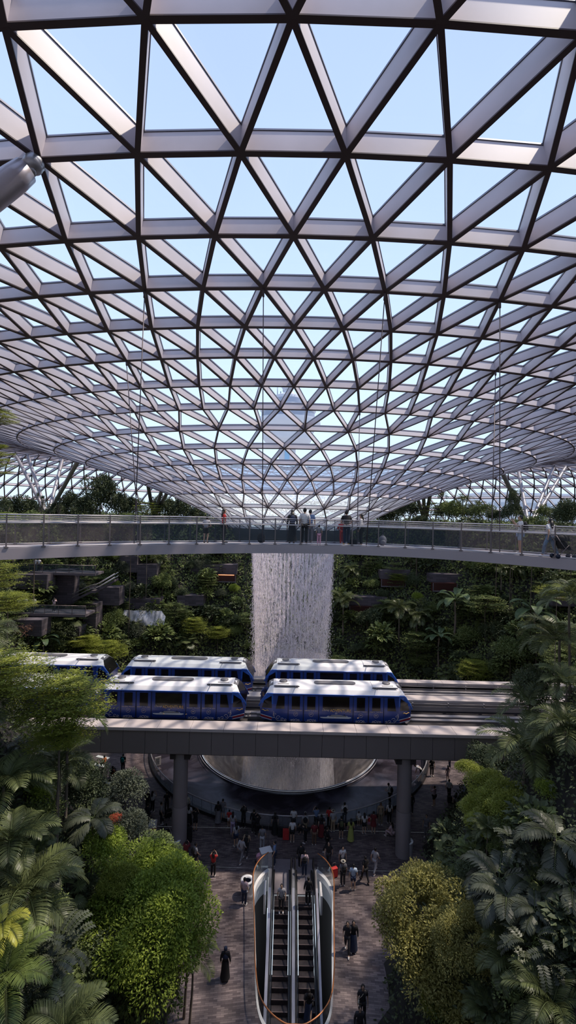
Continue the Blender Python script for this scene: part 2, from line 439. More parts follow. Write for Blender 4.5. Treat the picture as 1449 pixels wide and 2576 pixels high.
def floor_mat():
    m = bpy.data.materials.new('stone_strip_paving'); m.use_nodes = True
    n = m.node_tree; b = n.nodes['Principled BSDF']
    t = n.nodes.new('ShaderNodeTexCoord'); mp = n.nodes.new('ShaderNodeMapping')
    nz0 = n.nodes.new('ShaderNodeTexNoise'); nz0.inputs['Scale'].default_value = .06
    vm = n.nodes.new('ShaderNodeVectorMath'); vm.operation = 'MULTIPLY_ADD'; vm.inputs[1].default_value = (3, 3, 0)
    n.links.new(t.outputs['Object'], nz0.inputs['Vector']); n.links.new(nz0.outputs['Color'], vm.inputs[0]); n.links.new(t.outputs['Object'], vm.inputs[2])
    n.links.new(vm.outputs[0], mp.inputs[0])
    br = n.nodes.new('ShaderNodeTexBrick'); br.inputs['Scale'].default_value = 1.0
    br.inputs['Brick Width'].default_value = .36; br.inputs['Row Height'].default_value = .10
    br.inputs['Mortar Size'].default_value = .004; br.inputs['Bias'].default_value = -.1
    br.inputs['Color1'].default_value = (.085, .065, .068, 1); br.inputs['Color2'].default_value = (.215, .17, .165, 1)
    br.inputs['Mortar'].default_value = (.03, .022, .026, 1)
    n.links.new(mp.outputs[0], br.inputs['Vector'])
    nz = n.nodes.new('ShaderNodeTexNoise'); nz.inputs['Scale'].default_value = .5; nz.inputs['Detail'].default_value = 8
    n.links.new(t.outputs['Object'], nz.inputs['Vector'])
    mr = n.nodes.new('ShaderNodeMapRange'); mr.inputs['From Min'].default_value = .35; mr.inputs['From Max'].default_value = .65
    mr.inputs['To Min'].default_value = .7; mr.inputs['To Max'].default_value = 1.3
    n.links.new(nz.outputs['Fac'], mr.inputs[0])
    h = n.nodes.new('ShaderNodeHueSaturation'); n.links.new(mr.outputs[0], h.inputs['Value']); n.links.new(br.outputs['Color'], h.inputs['Color'])
    n.links.new(h.outputs[0], b.inputs['Base Color']); b.inputs['Roughness'].default_value = .5
    b.inputs['Specular IOR Level'].default_value = .3
    return m
M_floor = floor_mat()
PC = (.62, 50.0); PR = 13.9
# escalator well outline (closed, symmetric about x = EX): half-width at distance Y
EX = .87
WELL = [(21.35,0),(21.4,.5),(21.9,1.21),(22.7,1.72),(24,1.98),(25.5,2.12),(28,2.35),(29.5,2.50),(30.3,2.52),(31.0,2.38),(31.6,2.08),(32.1,1.66)]
WL = [(EX-w_, y) for y, w_ in WELL[::-1]] + [(EX+w_, y) for y, w_ in WELL[1:]]    # left far -> near -> right far
# floor with two holes: fan strips by rows in Y
def spans(Y):
    b_ = bx(Y)+1.2 if 13.5 < Y < 69.5 else 0
    if b_ <= 0: return []
    sp = [(-b_, b_)]
    def cut(sp, a, c):
        r = []
        for x0, x1 in sp:
            if c <= x0 or a >= x1: r.append((x0, x1)); continue
            if a > x0: r.append((x0, a))
            if c < x1: r.append((c, x1))
        return r
    if 21.35 <= Y <= 32.1:
        h_ = float(np.interp(Y, [p[0] for p in WELL], [p[1] for p in WELL]))
        if h_ > 0: sp = cut(sp, EX-h_, EX+h_)
    if abs(Y-PC[1]) < PR:
        h_ = math.sqrt(PR*PR-(Y-PC[1])**2); sp = cut(sp, PC[0]-h_, PC[0]+h_)
    return sp
q = MB(); Y = 13.6; rows = sorted(set([round(13.6+.2*i, 2) for i in range(280)]+[p[0]+d for p in WELL for d in (-.001, .001)]+[PC[1]-PR+.001, PC[1]-PR-.001, PC[1]+PR-.001, PC[1]+PR+.001]+[PC[1]-PR+.01*i*i for i in range(1, 12)]))
for a, b_ in zip(rows[:-1], rows[1:]):
    s1 = spans(a); s2 = spans(b_)
    if len(s1) == len(s2):
        for (x0, x1), (x2, x3) in zip(s1, s2): q.poly([(x0, a, FLOOR), (x1, a, FLOOR), (x3, b_, FLOOR), (x2, b_, FLOOR)])
    elif b_-a > .01:
        for x0, x1 in (s1 if len(s1) > len(s2) else s2): q.poly([(x0, a, FLOOR), (x1, a, FLOOR), (x1, b_, FLOOR), (x0, b_, FLOOR)])
struct(q.build('floor', M_floor))

# ------------------------------------------------------------ pond, basin, balustrade, waterfall
def basin_mat(c1, c2, rough, sc):
    m = mat('wet_stone', c1, rough, 0, 0, 1); n = m.node_tree; b = n.nodes['Principled BSDF']
    t = n.nodes.new('ShaderNodeTexCoord'); z = n.nodes.new('ShaderNodeTexNoise'); z.inputs['Scale'].default_value = sc; z.inputs['Detail'].default_value = 8
    z.inputs['Distortion'].default_value = 1.0
    r = n.nodes.new('ShaderNodeValToRGB'); r.color_ramp.elements[0].position = .45; r.color_ramp.elements[0].color = (*c1, 1)
    r.color_ramp.elements[1].position = .8; r.color_ramp.elements[1].color = (*c2, 1)
    n.links.new(t.outputs['Object'], z.inputs['Vector']); n.links.new(z.outputs['Fac'], r.inputs[0]); n.links.new(r.outputs[0], b.inputs['Base Color'])
    return m
M_basin = basin_mat((.030, .024, .034), (.13, .12, .16), .22, .45)
M_bowl = basin_mat((.16, .14, .13), (.42, .36, .32), .2, .8)
M_dark = mat('black_stone', (.02, .018, .022), .4)
M_rim = mat('steel_rim', (.60, .57, .60), .3, .5)
M_pglass = glassmat('balustrade_glass', (.80, .88, .95), 1.5, .02, .10, (.35, .42, .52))
q = MB(); q.lathe([(13.9, .02), (13.9, -.12), (13.4, -.15), (9.15, -.32), (9.1, .02)], c=(*PC, FLOOR), n=128)
struct(q.build('floor_pond_basin', M_basin))
t = thing('vortex_bowl', 'pale wet bowl with a steel lip catching the waterfall', 'water bowl', (*PC, FLOOR))
q = MB(); q.lathe([(9.0, .0), (8.75, -.5), (8.2, -1.0), (7.1, -1.9), (5.6, -4.0), (4.8, -8.0), (4.6, -14)], n=128); part(q, 'bowl', M_bowl, t)
q = MB(); q.tube([(9.02*math.cos(a*PI/64), 9.02*math.sin(a*PI/64), .05) for a in range(128)], .06, 8, closed=True); part(q, 'steel_lip', M_rim, t)
q = MB(); q.tube([(9.3*math.cos(a*PI/64), 9.3*math.sin(a*PI/64), .01) for a in range(128)], .035, 6, closed=True); part(q, 'outer_lip', M_rim, t)
t = thing('pond_balustrade', 'curved glass balustrade with a bright handrail around the dark pond', 'balustrade', (*PC, FLOOR))
q = MB(); q.lathe([(13.9, .05), (13.98, 1.0)], n=144); part(q, 'glass_panel', M_pglass, t)
q = MB(); q.tube([(13.98*math.cos(a*PI/90), 13.98*math.sin(a*PI/90), 1.05) for a in range(180)], .045, 8, closed=True); part(q, 'handrail', M_rim, t)
q = MB(); q.lathe([(13.75, .22), (14.05, .22), (14.1, -.02), (13.75, -.02)], n=144, smooth=False); part(q, 'plinth', M_dark, t)
for i in range(90):
    a = 2*PI*i/90
    if math.sin(a) > .45: continue
    q = MB(); q.bar((13.9*math.cos(a), 13.9*math.sin(a), .2), (13.96*math.cos(a), 13.96*math.sin(a), 1.03), .03, .02, (math.cos(a), math.sin(a), 0)); part(q, 'glass_clamp', M_mull, t)

def water_mat(name, stretch, lo, hi, col, gain):
    m = bpy.data.materials.new(name); m.use_nodes = True; n = m.node_tree; n.nodes.remove(n.nodes['Principled BSDF']); o = n.nodes['Material Output']
    t = n.nodes.new('ShaderNodeTexCoord'); mp = n.nodes.new('ShaderNodeMapping'); mp.inputs['Scale'].default_value = (5, 5, stretch)
    z = n.nodes.new('ShaderNodeTexNoise'); z.inputs['Scale'].default_value = 1.6; z.inputs['Detail'].default_value = 5; z.inputs['Roughness'].default_value = .7
    mr = n.nodes.new('ShaderNodeMapRange'); mr.inputs['From Min'].default_value = lo; mr.inputs['From Max'].default_value = hi; mr.inputs['To Max'].default_value = gain
    n.links.new(t.outputs['Object'], mp.inputs[0]); n.links.new(mp.outputs[0], z.inputs['Vector']); n.links.new(z.outputs['Fac'], mr.inputs[0])
    a = n.nodes.new('ShaderNodeBsdfTransparent'); d = n.nodes.new('ShaderNodeBsdfDiffuse'); d.inputs['Color'].default_value = (*col, 1)
    e_ = n.nodes.new('ShaderNodeBsdfTranslucent'); e_.inputs['Color'].default_value = (*col, 1); ml = n.nodes.new('ShaderNodeMixShader'); ml.inputs[0].default_value = .5
    n.links.new(d.outputs[0], ml.inputs[1]); n.links.new(e_.outputs[0], ml.inputs[2])
    mi = n.nodes.new('ShaderNodeMixShader'); n.links.new(mr.outputs[0], mi.inputs[0]); n.links.new(a.outputs[0], mi.inputs[1]); n.links.new(ml.outputs[0], mi.inputs[2])
    n.links.new(mi.outputs[0], o.inputs[0]); return m
M_water = water_mat('falling_water', .55, .42, .66, (1.0, .95, .98), .85)
M_mist = water_mat('mist', 1.5, .38, .75, (.97, .92, .96), .55)
def drops_mat():
    m = bpy.data.materials.new('water_drops'); m.use_nodes = True; n = m.node_tree; b = n.nodes['Principled BSDF']; o = n.nodes['Material Output']
    b.inputs['Base Color'].default_value = (.98, .94, .98, 1); b.inputs['Roughness'].default_value = .25
    e_ = n.nodes.new('ShaderNodeBsdfTranslucent'); e_.inputs['Color'].default_value = (.98, .94, .98, 1); mi = n.nodes.new('ShaderNodeMixShader'); mi.inputs[0].default_value = .5
    n.links.new(b.outputs[0], mi.inputs[1]); n.links.new(e_.outputs[0], mi.inputs[2]); n.links.new(mi.outputs[0], o.inputs[0]); return m
M_drop = drops_mat()
def fallr(z):                           # radius of the falling ring of water, narrowing as it drops
    t_ = (-2.9-z)/21.0; return 4.25-.65*min(t_, 1)**.9*1.35
t = thing('waterfall', 'tall ring of white water falling from the hole in the roof', 'waterfall', (*PC, 0))
q = MB(); q.lathe([(fallr(-2.9-i*1.0), -2.9-i*1.0) for i in range(27)], n=96); part(q, 'water_sheet', M_water, t)
q = MB(); rr = random.Random(3)
for i in range(36000):
    z = -2.95-(rr.random()**1.1)*21.5; a = rr.random()*2*PI
    a = round(a*60/(2*PI)+rr.gauss(0, .33))*2*PI/60+rr.gauss(0, .010+.02*(-2.9-z)/21) if z > -14 else a
    r = fallr(z)+rr.gauss(0, .05+.02*(-2.9-z))
    l = rr.uniform(.08, .2)*(1.3 if z > -12 else .8); w_ = rr.uniform(.018, .038)
    c, s_ = math.cos(a), math.sin(a); x, y = r*c, r*s_
    q.raw([(x-s_*w_, y+c*w_, z), (x+s_*w_, y-c*w_, z), (x+c*w_, y+s_*w_, z), (x, y, z+l), (x, y, z-w_)], [(0, 1, 3), (1, 2, 3), (2, 0, 3), (0, 4, 1), (1, 4, 2), (2, 4, 0)])
o = part(q, 'water_drops', M_drop, t); o['kind'] = 'stuff'
q = MB()
for i in range(5): q.lathe([(fallr(-16)+.25*i-.4, -15.5), (fallr(-19)+.35*i-.5, -19.5), (fallr(-23)+.45*i-.6, -24.5), (3.4+.4*i, -30)], n=64)
part(q, 'mist', M_mist, t)

# ------------------------------------------------------------ beyond the glass
M_haze = mat('hazy_concrete', (.55, .57, .63), .9)  # distance haze is mixed into this and the other hazy colours
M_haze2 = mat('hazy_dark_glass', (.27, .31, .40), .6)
tp = at(722, 1160, 320); tx = tp.x
def zz(py): return at(722, py, 320).z
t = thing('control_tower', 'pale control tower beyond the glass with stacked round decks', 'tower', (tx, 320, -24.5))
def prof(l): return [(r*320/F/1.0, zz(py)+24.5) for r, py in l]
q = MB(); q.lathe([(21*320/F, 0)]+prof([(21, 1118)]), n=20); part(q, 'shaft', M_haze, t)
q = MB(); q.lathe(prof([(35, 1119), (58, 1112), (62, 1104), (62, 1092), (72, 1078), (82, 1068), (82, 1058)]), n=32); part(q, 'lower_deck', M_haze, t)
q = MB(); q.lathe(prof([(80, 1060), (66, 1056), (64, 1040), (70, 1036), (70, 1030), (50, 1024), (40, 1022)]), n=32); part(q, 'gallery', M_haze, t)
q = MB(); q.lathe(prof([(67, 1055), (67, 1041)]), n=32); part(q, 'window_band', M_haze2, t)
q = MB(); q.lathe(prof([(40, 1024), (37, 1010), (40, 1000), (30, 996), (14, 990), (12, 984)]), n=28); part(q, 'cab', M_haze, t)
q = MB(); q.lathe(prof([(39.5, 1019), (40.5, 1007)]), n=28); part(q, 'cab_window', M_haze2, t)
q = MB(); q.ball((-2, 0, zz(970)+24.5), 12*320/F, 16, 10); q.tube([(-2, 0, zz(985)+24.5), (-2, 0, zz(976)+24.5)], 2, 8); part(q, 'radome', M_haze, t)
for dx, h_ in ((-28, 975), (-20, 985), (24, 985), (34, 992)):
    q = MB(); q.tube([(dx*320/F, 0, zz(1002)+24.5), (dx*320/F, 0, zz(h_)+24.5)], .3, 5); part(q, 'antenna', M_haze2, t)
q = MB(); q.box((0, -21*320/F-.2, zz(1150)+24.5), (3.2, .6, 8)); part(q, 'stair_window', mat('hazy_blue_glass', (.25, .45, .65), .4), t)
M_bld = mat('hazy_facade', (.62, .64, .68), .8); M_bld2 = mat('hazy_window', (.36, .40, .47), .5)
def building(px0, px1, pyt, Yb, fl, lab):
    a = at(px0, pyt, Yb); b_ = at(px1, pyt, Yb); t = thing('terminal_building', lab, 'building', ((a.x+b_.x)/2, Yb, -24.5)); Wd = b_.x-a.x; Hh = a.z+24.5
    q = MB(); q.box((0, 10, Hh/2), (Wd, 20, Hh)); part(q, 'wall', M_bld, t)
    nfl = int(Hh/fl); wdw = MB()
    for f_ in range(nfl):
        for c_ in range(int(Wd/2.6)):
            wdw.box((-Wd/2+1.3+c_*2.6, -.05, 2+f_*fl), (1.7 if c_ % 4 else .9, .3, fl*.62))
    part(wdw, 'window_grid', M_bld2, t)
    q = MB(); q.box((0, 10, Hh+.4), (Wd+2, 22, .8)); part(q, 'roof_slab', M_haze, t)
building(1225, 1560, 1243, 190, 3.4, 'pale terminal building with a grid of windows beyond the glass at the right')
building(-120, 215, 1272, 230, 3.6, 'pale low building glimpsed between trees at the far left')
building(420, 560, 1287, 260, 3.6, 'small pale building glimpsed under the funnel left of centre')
# ------------------------------------------------------------ elevated guideway
M_conc = mat('pale_concrete', (.50, .43, .41), .8, 0, .12, .7)
M_fascia = mat('grey_cladding', (.19, .16, .155), .55, 0, .05, .3)
M_trough = mat('dark_trough', (.035, .028, .030), .7, 0, .3, .8)
M_rail = mat('rail_steel', (.32, .29, .29), .5, .4, .15, .8)
YB0, YB1, ZB = 32.9, 43.6, -15.1
t = thing('train_viaduct', 'long concrete viaduct carrying two train tracks across the hall', 'viaduct', (0, 38, FLOOR))
X0, X1 = -34, 34
def L(y, z): return (y-38, z-FLOOR)
q = MB()
yy, z_ = L(38.2, -16.3); q.box((0, yy, z_-.25), (X1-X0, 10.2, .9))
part(q, 'deck', M_trough, t)
q = MB(); x = X0; i = 0
while x < X1:
    y_, zc = L(33.0, 0); q.box((x+.765, y_+.02, -15.15-FLOOR-.92), (1.505, .12, 1.66)); x += 1.53
part(q, 'fascia_panel', M_fascia, t, 'grey cladding panels along the near side')
q = MB(); q.box((0, 33.12-38, -16.05-FLOOR), (X1-X0, .1, 1.6)); q.box((0, 43.5-38, -16.05-FLOOR), (X1-X0, .15, 1.6)); part(q, 'edge_beam', M_trough, t)
q = MB(); x = X0
while x < X1:
    q.box((x+1.15, 33.55-38, ZB-FLOOR-.1), (2.28, 1.35, .2)); x += 2.3
part(q, 'parapet_cap', M_conc, t)
q = MB(); x = X0
while x < X1: q.box((x+1.15, 43.3-38, ZB-FLOOR-.1), (2.28, .85, .22)); x += 2.3
part(q, 'parapet_cap', M_conc, t)
q = MB(); q.box((0, 39.55-38, -15.25-FLOOR), (X1-X0, 1.1, .22)); q.box((0, 39.4-38, -15.8-FLOOR), (X1-X0, .3, .9)); part(q, 'centre_walkway', M_conc, t)
for ty in (36.35, 41.55):
    for s in (-1, 1):
        q = MB(); q.box((0, ty+s*.95-38, -15.78-FLOOR), (X1-X0, .42, .22)); part(q, 'running_plinth', M_rail, t)
    q = MB(); q.box((0, ty-38, -15.72-FLOOR), (X1-X0, .14, .12)); q.box((0, ty-38, -15.6-FLOOR), (X1-X0, .34, .05)); part(q, 'guide_beam', M_rail, t)
for yr, zr in ((38.75, -15.35), (38.75, -15.6), (42.75, -15.35), (42.75, -15.6)):
    q = MB(); q.box((0, yr-38, zr-FLOOR), (X1-X0, .07, .07))
    xx = X0+1
    while xx < X1: q.box((xx, yr+.08-38, zr-FLOOR), (.10, .2, .16)); xx += 2.9
    part(q, 'power_rail', M_rail, t)
M_col = mat('grey_pier', (.23, .20, .205), .7, 0, .06, .5)
M_col2 = mat('grey_pier_base', (.27, .24, .25), .6, 0, .06, .5)
for px, lab in ((450, 'left'), (1013, 'right')):
    p = at(px, 2140, 33.7); 
    c = MB(); c.lathe([(.52, 0), (.52, 3.2)], c=(p.x, -4.3, 0), n=32)
    o = part(c, 'pier', M_col2, t, 'paler lower part of the %s pier' % lab)
    c = MB(); c.lathe([(.50, 3.2), (.50, 7.3)], c=(p.x, -4.3, 0), n=32); part(c, 'pier_shaft', M_col, o)
    c = MB(); c.box((p.x, -.0, 6.9), (1.4, 9.4, .7)); part(c, 'crosshead', M_trough, o)

# ------------------------------------------------------------ train cars
M_blue = mat('navy_blue_livery', (.02, .05, .24), .28, .1, .1, 1.2, coat=.3)
M_blue2 = mat('bright_blue_trim', (.03, .12, .50), .28, .1, coat=.3)
M_roofw = mat('white_train_roof', (.86, .83, .83), .42, 0, .06, 1.5)
M_roofg = mat('grey_roof_panel', (.17, .16, .17), .4, 0, .15, 1.5)
M_win = mat('tinted_window', (.008, .006, .007), .12, 0, coat=.2)
M_under = mat('underframe', (.012, .010, .010), .8)
M_gold = mat('gold_print', (.75, .45, .13), .5)
M_cream = mat('cream_print', (.60, .50, .44), .5)
M_silver = mat('silver_print', (.62, .62, .64), .45)
M_red = mat('crimson_stripe', (.30, .02, .03), .4)
M_line = mat('door_gap', (.006, .010, .03), .6)

def text_mesh(body, size, align='CENTER', shear=0.0, ext=0.004):
    c = bpy.data.curves.new('writing', 'FONT'); c.body = body; c.size = size; c.align_x = align; c.shear = shear; c.extrude = ext
    c.resolution_u = 3
    o = bpy.data.objects.new('writing', c); COL.objects.link(o)
    dg = bpy.context.evaluated_depsgraph_get(); me = bpy.data.meshes.new_from_object(o.evaluated_get(dg))
    bpy.data.objects.remove(o); return me
def put_text(body, size, x, z, y, m, parent, wide=None, shear=0.0, name='writing', flip=False):
    me = text_mesh(body, size, shear=shear)
    if wide:
        co = np.array([v.co[:] for v in me.vertices]); sc = wide/(co[:, 0].max()-co[:, 0].min())
        for v in me.vertices: v.co.x *= sc
    me.materials.clear(); me.materials.append(m)
    o = link(name, me, parent); o.location = (x, y, z); o.rotation_euler = (PI/2, 0, 0)
    return o
SEC = [(0.10, 0.0), (0.0, 0.18), (0.0, 1.30), (0.03, 2.02), (0.10, 2.12), (0.32, 2.34), (0.62, 2.46), (1.35, 2.52)]
def xend(z): return 5.68 if .35 < z < 1.15 else (5.35+.33*z/.35 if z <= .35 else 5.68-.86*((z-1.15)/1.4)**1.15)
CW = 2.7
def make_car(label, number, slogans=True):
    t = thing('train_car', label, 'train car', group=None)
    half = SEC; full = half+[(CW-y, z) for y, z in half[::-1][1:]]
    n = len(full)
    st = []
    for x, kind in ((-1, 'e'), (-4.62, 'm'), (4.62, 'm'), (1, 'e')):
        row = []
        for (y, z) in full:
            if kind == 'm': row.append((x, y, z))
            else: row.append((x*xend(z), 1.35+(y-1.35)*(.80 if z < 2.2 else .72), z*(.97 if z > 2 else 1)))
        st.append(row)
    body = MB(); roof = MB(); glass = MB()
    for a, b_ in ((0, 1), (1, 2), (2, 3)):
        for i in range(n-1):
            zc = (full[i][1]+full[i+1][1])/2
            P = [st[a][i], st[b_][i], st[b_][i+1], st[a][i+1]]
            if zc > 2.05: roof.poly(P, 0)
            elif zc > 2.0: body.poly(P, 1)
            else: body.poly(P, 0 if a == 1 or zc < 1.2 else 1)
    body.poly([st[0][0], st[0][-1], st[3][-1], st[3][0]], 0)
    for e_, row in ((-1, st[0]), (1, st[3])):
        m_ = n//2
        for i in range(m_):
            z0, z1 = row[i][2], row[i+1][2]; P = [row[i], row[i+1], row[n-2-i], row[n-1-i]]
            if e_ < 0: P = P[::-1]
            if .95 < (z0+z1)/2: glass.poly(P, 0)
            else: body.poly(P, 0)
        part(glass, 'windscreen', M_win, t); glass = MB()
        # dark side quarter windows and bright pillar along the slanted end
    bo = part(body, 'body', [M_blue, M_blue2], t)
    part(roof, 'roof', M_roofw, t)
    # grey shoulder panels where roof meets windscreen
    q = MB()
    for s in (-1, 1): q.hexa([(s*4.66, .75, 2.47), (s*4.98, .78, 2.30), (s*4.98, 1.92, 2.30), (s*4.66, 1.95, 2.47), (s*4.66, .75, 2.505), (s*4.98, .78, 2.36), (s*4.98, 1.92, 2.36), (s*4.66, 1.95, 2.505)])
    part(q, 'end_roof_panel', M_roofg, t)
    q = MB(); q.tube([(-4.7, -.005, 2.07), (4.7, -.005, 2.07)], .035, 6); q.tube([(-4.7, CW+.005, 2.07), (4.7, CW+.005, 2.07)], .035, 6)
    for s in (-1, 1):
        for y in (-.0, CW):
            yy = .26 if y < 1 else CW-.26
            q.tube([(s*4.66, y, 2.07), (s*5.05, yy, 1.98), (s*5.5, yy+(.02 if y < 1 else -.02), 1.42), (s*5.66, yy, 1.05)], .06, 6)
    part(q, 'pillar_trim', M_blue2, t)
    # roof equipment
    q = MB(); pts = []
    for i in range(24):
        a = 2*PI*i/24; pts.append((math.copysign(1.25, math.cos(a))+.32*math.cos(a), 1.25+.30*math.sin(a)))
    q.raw([(x, y, 2.46) for x, y in pts]+[(x, y, 2.575) for x, y in pts], [tuple(range(24, 48))]+[(i, (i+1) % 24, 24+(i+1) % 24, 24+i) for i in range(24)])
    part(q, 'roof_duct', M_roofg, t)
    for s in (-1, 1):
        q = MB(); q.box((s*3.65, 1.1, 2.50), (1.75, 1.3, .10)); hb = part(q, 'hatch', M_roofw, t)
        q = MB(); q.lathe([(.30, 2.55), (.30, 2.62), (.20, 2.66), (0, 2.64)], c=(s*3.9, 1.25, 0), n=18)
        q.box((s*3.9, .72, 2.555), (.85, .09, .03)); q.box((s*3.9, 1.72, 2.555), (.85, .07, .03)); part(q, 'roof_fan', M_roofg, hb)
        q = MB(); q.box((s*3.0, .55, 2.49), (.02, .9, .10)); q.box((s*3.65, .42, 2.49), (1.9, .03, .08)); part(q, 'hatch_seam', M_roofg, hb)
    # doors and windows, both sides
    for side in (0, 1):
        sy = -1 if side == 0 else 1; y0 = 0 if side == 0 else CW
        for xd in (-2.95, -1.82, 1.82, 2.95):
            q = MB(); q.box((xd, y0+sy*.012, 1.06), (1.04, .03, 1.86)); d = part(q, 'door', M_blue, t)
            q = MB(); q.box((xd+(.0), y0+sy*.03, 1.45), (.60, .02, .96)); part(q, 'door_window', M_win, d)
            for gx in (-.555, .555): q = MB(); q.box((xd+gx, y0+sy*.012, 1.06), (.035, .04, 1.9)); part(q, 'door_gap', M_line, d)
        q = MB(); q.box((0, y0+sy*.015, 1.45), (1.95, .03, .98)); part(q, 'side_window', M_win, t)
        for s in (-1, 1):
            q = MB(); yy = y0+sy*.012
            q.hexa([(s*3.78, yy, .98), (s*4.42, yy, .98), (s*4.42, yy+.02, .98), (s*3.78, yy+.02, .98), (s*3.78, yy, 1.92), (s*4.25, yy, 1.92), (s*4.25, yy+.02, 1.92), (s*3.78, yy+.02, 1.92)]); part(q, 'end_window', M_win, t)
            q = MB(); a = (s*4.70, y0+(.035 if side == 0 else -.035)+sy*.015); b_ = (s*5.45, y0+(.225 if side == 0 else -.225)+sy*.015)
            q.poly([(a[0], a[1], 1.0), (b_[0], b_[1], .95), (s*5.30, b_[1]-(.03 if side == 0 else -.03), 1.5), (a[0]+s*.05, a[1], 1.9)]); part(q, 'quarter_window', M_win, t)
    # ends: couplers, bogies, crimson stripe, lower skirt
    q = MB(); q.box((0, 1.35, -.10), (10.4, 2.3, .24)); q.box((0, .12, -.05), (10.6, .06, .14)); part(q, 'underframe', M_under, t)
    for s in (-1, 1):
        b_ = MB(); b_.box((s*3.6, 1.35, -.3), (1.9, 2.0, .3)); bo_ = part(b_, 'bogie', M_under, t)
        for sx_ in (-.55, .55):
            for y in (.35, 2.35):
                c = MB(); c.tube([(s*3.6+sx_, y-.14, -.30), (s*3.6+sx_, y+.14, -.30)], .30, 14); part(c, 'wheel', M_under, bo_)
        q = MB(); q.box((s*5.62, 1.35, .02), (.5, .28, .16)); q.tube([(s*5.5, .9, -.02), (s*5.85, 1.1, -.1)], .04, 6); q.tube([(s*5.5, 1.8, -.02), (s*5.85, 1.6, -.1)], .04, 6); part(q, 'coupler', M_conn, t)
        q = MB()
        for k_, (h0, mt) in enumerate(((.18, 0),)): q.bar((s*4.7, .028, h0), (s*5.52, .24, h0+.14), .02, .12, mi=0)
        part(q, 'end_stripe', M_red, t)
        q = MB(); q.bar((s*4.5, -.012, h0+.14), (s*4.7, .02, h0+.14), .02, .03); q.bar((s*4.7, .012, h0+.14), (s*5.54, .225, h0+.28), .02, .035); q.bar((s*4.7, .012, h0-.06), (s*5.5, .225, h0+.06), .02, .03); part(q, 'end_piping', M_silver, t)
    # writing and ornaments on the camera side
    w1 = put_text('Disney', .24, -.76, .90, -.035, M_cream, t, .56, .35); w1['label'] = 'flowing script word before the gold lettering'
    w2 = put_text('ADVENTURE', .30, .34, .84, -.035, M_gold, t, 1.55); w2['label'] = 'gold capital lettering'
    q = MB()
    for s in (-1, 1): q.tube([(.34+s*(.76+.10*i/6), -.035, .86+.05*math.sin(i*1.2)) for i in range(7)], .012, 4)
    part(q, 'lettering_flourish', M_gold, w2)
    put_text(number, .17, .02, .68, -.035, M_silver, t, .16, name='car_number')
    q = MB()                             # the white ship picture
    q.raw([(x, -.032, z) for x, z in ((-1.12, .40), (-1.15, .46), (-.70, .47), (-.55, .56), (-.38, .57), (-.32, .62), (.10, .63), (.42, .62), (.50, .58), (.80, .57), (.88, .50), (1.10, .48), (1.14, .42), (.95, .36), (-.9, .36))], [tuple(range(15))[::-1]])
    sh = part(q, 'ship_picture', M_silver, t)
    q = MB()
    for i in range(2): q.poly([(-.52, -.036, .50+.045*i), (-.52, -.036, .525+.045*i), (.78, -.036, .525+.045*i), (.78, -.036, .50+.045*i)][::-1])
    q.poly([(-.42, -.036, .585), (-.42, -.036, .605), (.45, -.036, .605), (.45, -.036, .585)][::-1]); q.box((.62, -.032, .62), (.09, .004, .08)); part(q, 'ship_decks', M_line, sh)
    for xd, txt in ((-2.95, 'WHERE MAGIC'), (-1.82, 'MEETS THE SEA'), (1.82, 'WHERE MAGIC'), (2.95, 'MEETS THE SEA')):
        put_text(txt, .115, xd, .86, -.045, M_cream, t, .95)
        q = MB(); q.tube([(xd+.155*math.cos(a*PI/10), -.045, .63+.155*math.sin(a*PI/10)) for a in range(20)], .010, 4, closed=True)
        for a in range(4 if xd > 0 else 3): q.bar((xd-.09*math.cos(a*PI/4), -.04, .63-.09*math.sin(a*PI/4)), (xd+.09*math.cos(a*PI/4), -.04, .63+.09*math.sin(a*PI/4)), .008, .02)
        part(q, 'round_emblem', M_cream, t)
    sc_ = MB()
    def curl(cx, cz, r, d, n=16, y=-.04):
        sc_.tube([(cx+d*r*(1-i/n*.8)*math.cos(i*.42), y, cz+r*(1-i/n*.8)*math.sin(i*.42)) for i in range(n)], .013, 4)
    for xd in (-2.95, -1.82, 1.82, 2.95):
        s = 1 if xd in (-1.82, 2.95) else -1
        for dx, r in ((-.30, .07), (-.14, .10), (.05, .12), (.22, .08)): curl(xd+s*dx*-1, .17, r, s)
        sc_.tube([(xd-.4, -.04, .10), (xd+.4, -.04, .10)], .010, 4)
    for s in (-1, 1):
        for dx, r, cz in ((3.72, .09, .18), (3.95, .12, .22), (4.25, .16, .34), (4.5, .12, .56)): curl(s*dx, cz, r, -s)
        sc_.tube([(s*3.6, -.04, .10), (s*4.3, -.04, .14), (s*4.6, -.02, .5), (s*4.55, -.03, .8)], .014, 4)
    part(sc_, 'scroll_ornament', M_cream, t)
    q = MB()
    for s in (-1, 1):
        q.tube([(s*(4.95+.08*i), .05+.022*i, .80+.04*math.sin(i*1.5)) for i in range(7)], .028, 5)
    part(q, 'gold_flourish', M_gold, t)
    return t
cars = [(-8.43, 35.0, '19', 'navy and white train car numbered 19, in the near row behind the layered tree'),
        (3.85, 35.0, '09', 'navy and white train car numbered 09 in front of the waterfall, near row'),
        (-20.66, 35.0, '19', 'navy and white train car mostly hidden by foliage, left end of near row'),
        (-8.25, 40.2, '19', 'navy and white train car in the far row, directly behind the one numbered 19'),
        (4.0, 40.2, '09', 'navy and white train car in the far row, rightmost there, below the waterfall'),
        (-20.45, 40.2, '19', 'navy and white train car at the left end of the far row, above the leaves')]
protos = {}
for x, y, num, lab in cars:
    if num not in protos: c = make_car(lab, num); protos[num] = c
    else: c = copy_tree(protos[num])
    c.location = (x, y, -15.42); c['label'] = lab; c['group'] = 'six cars of the two driverless trains'
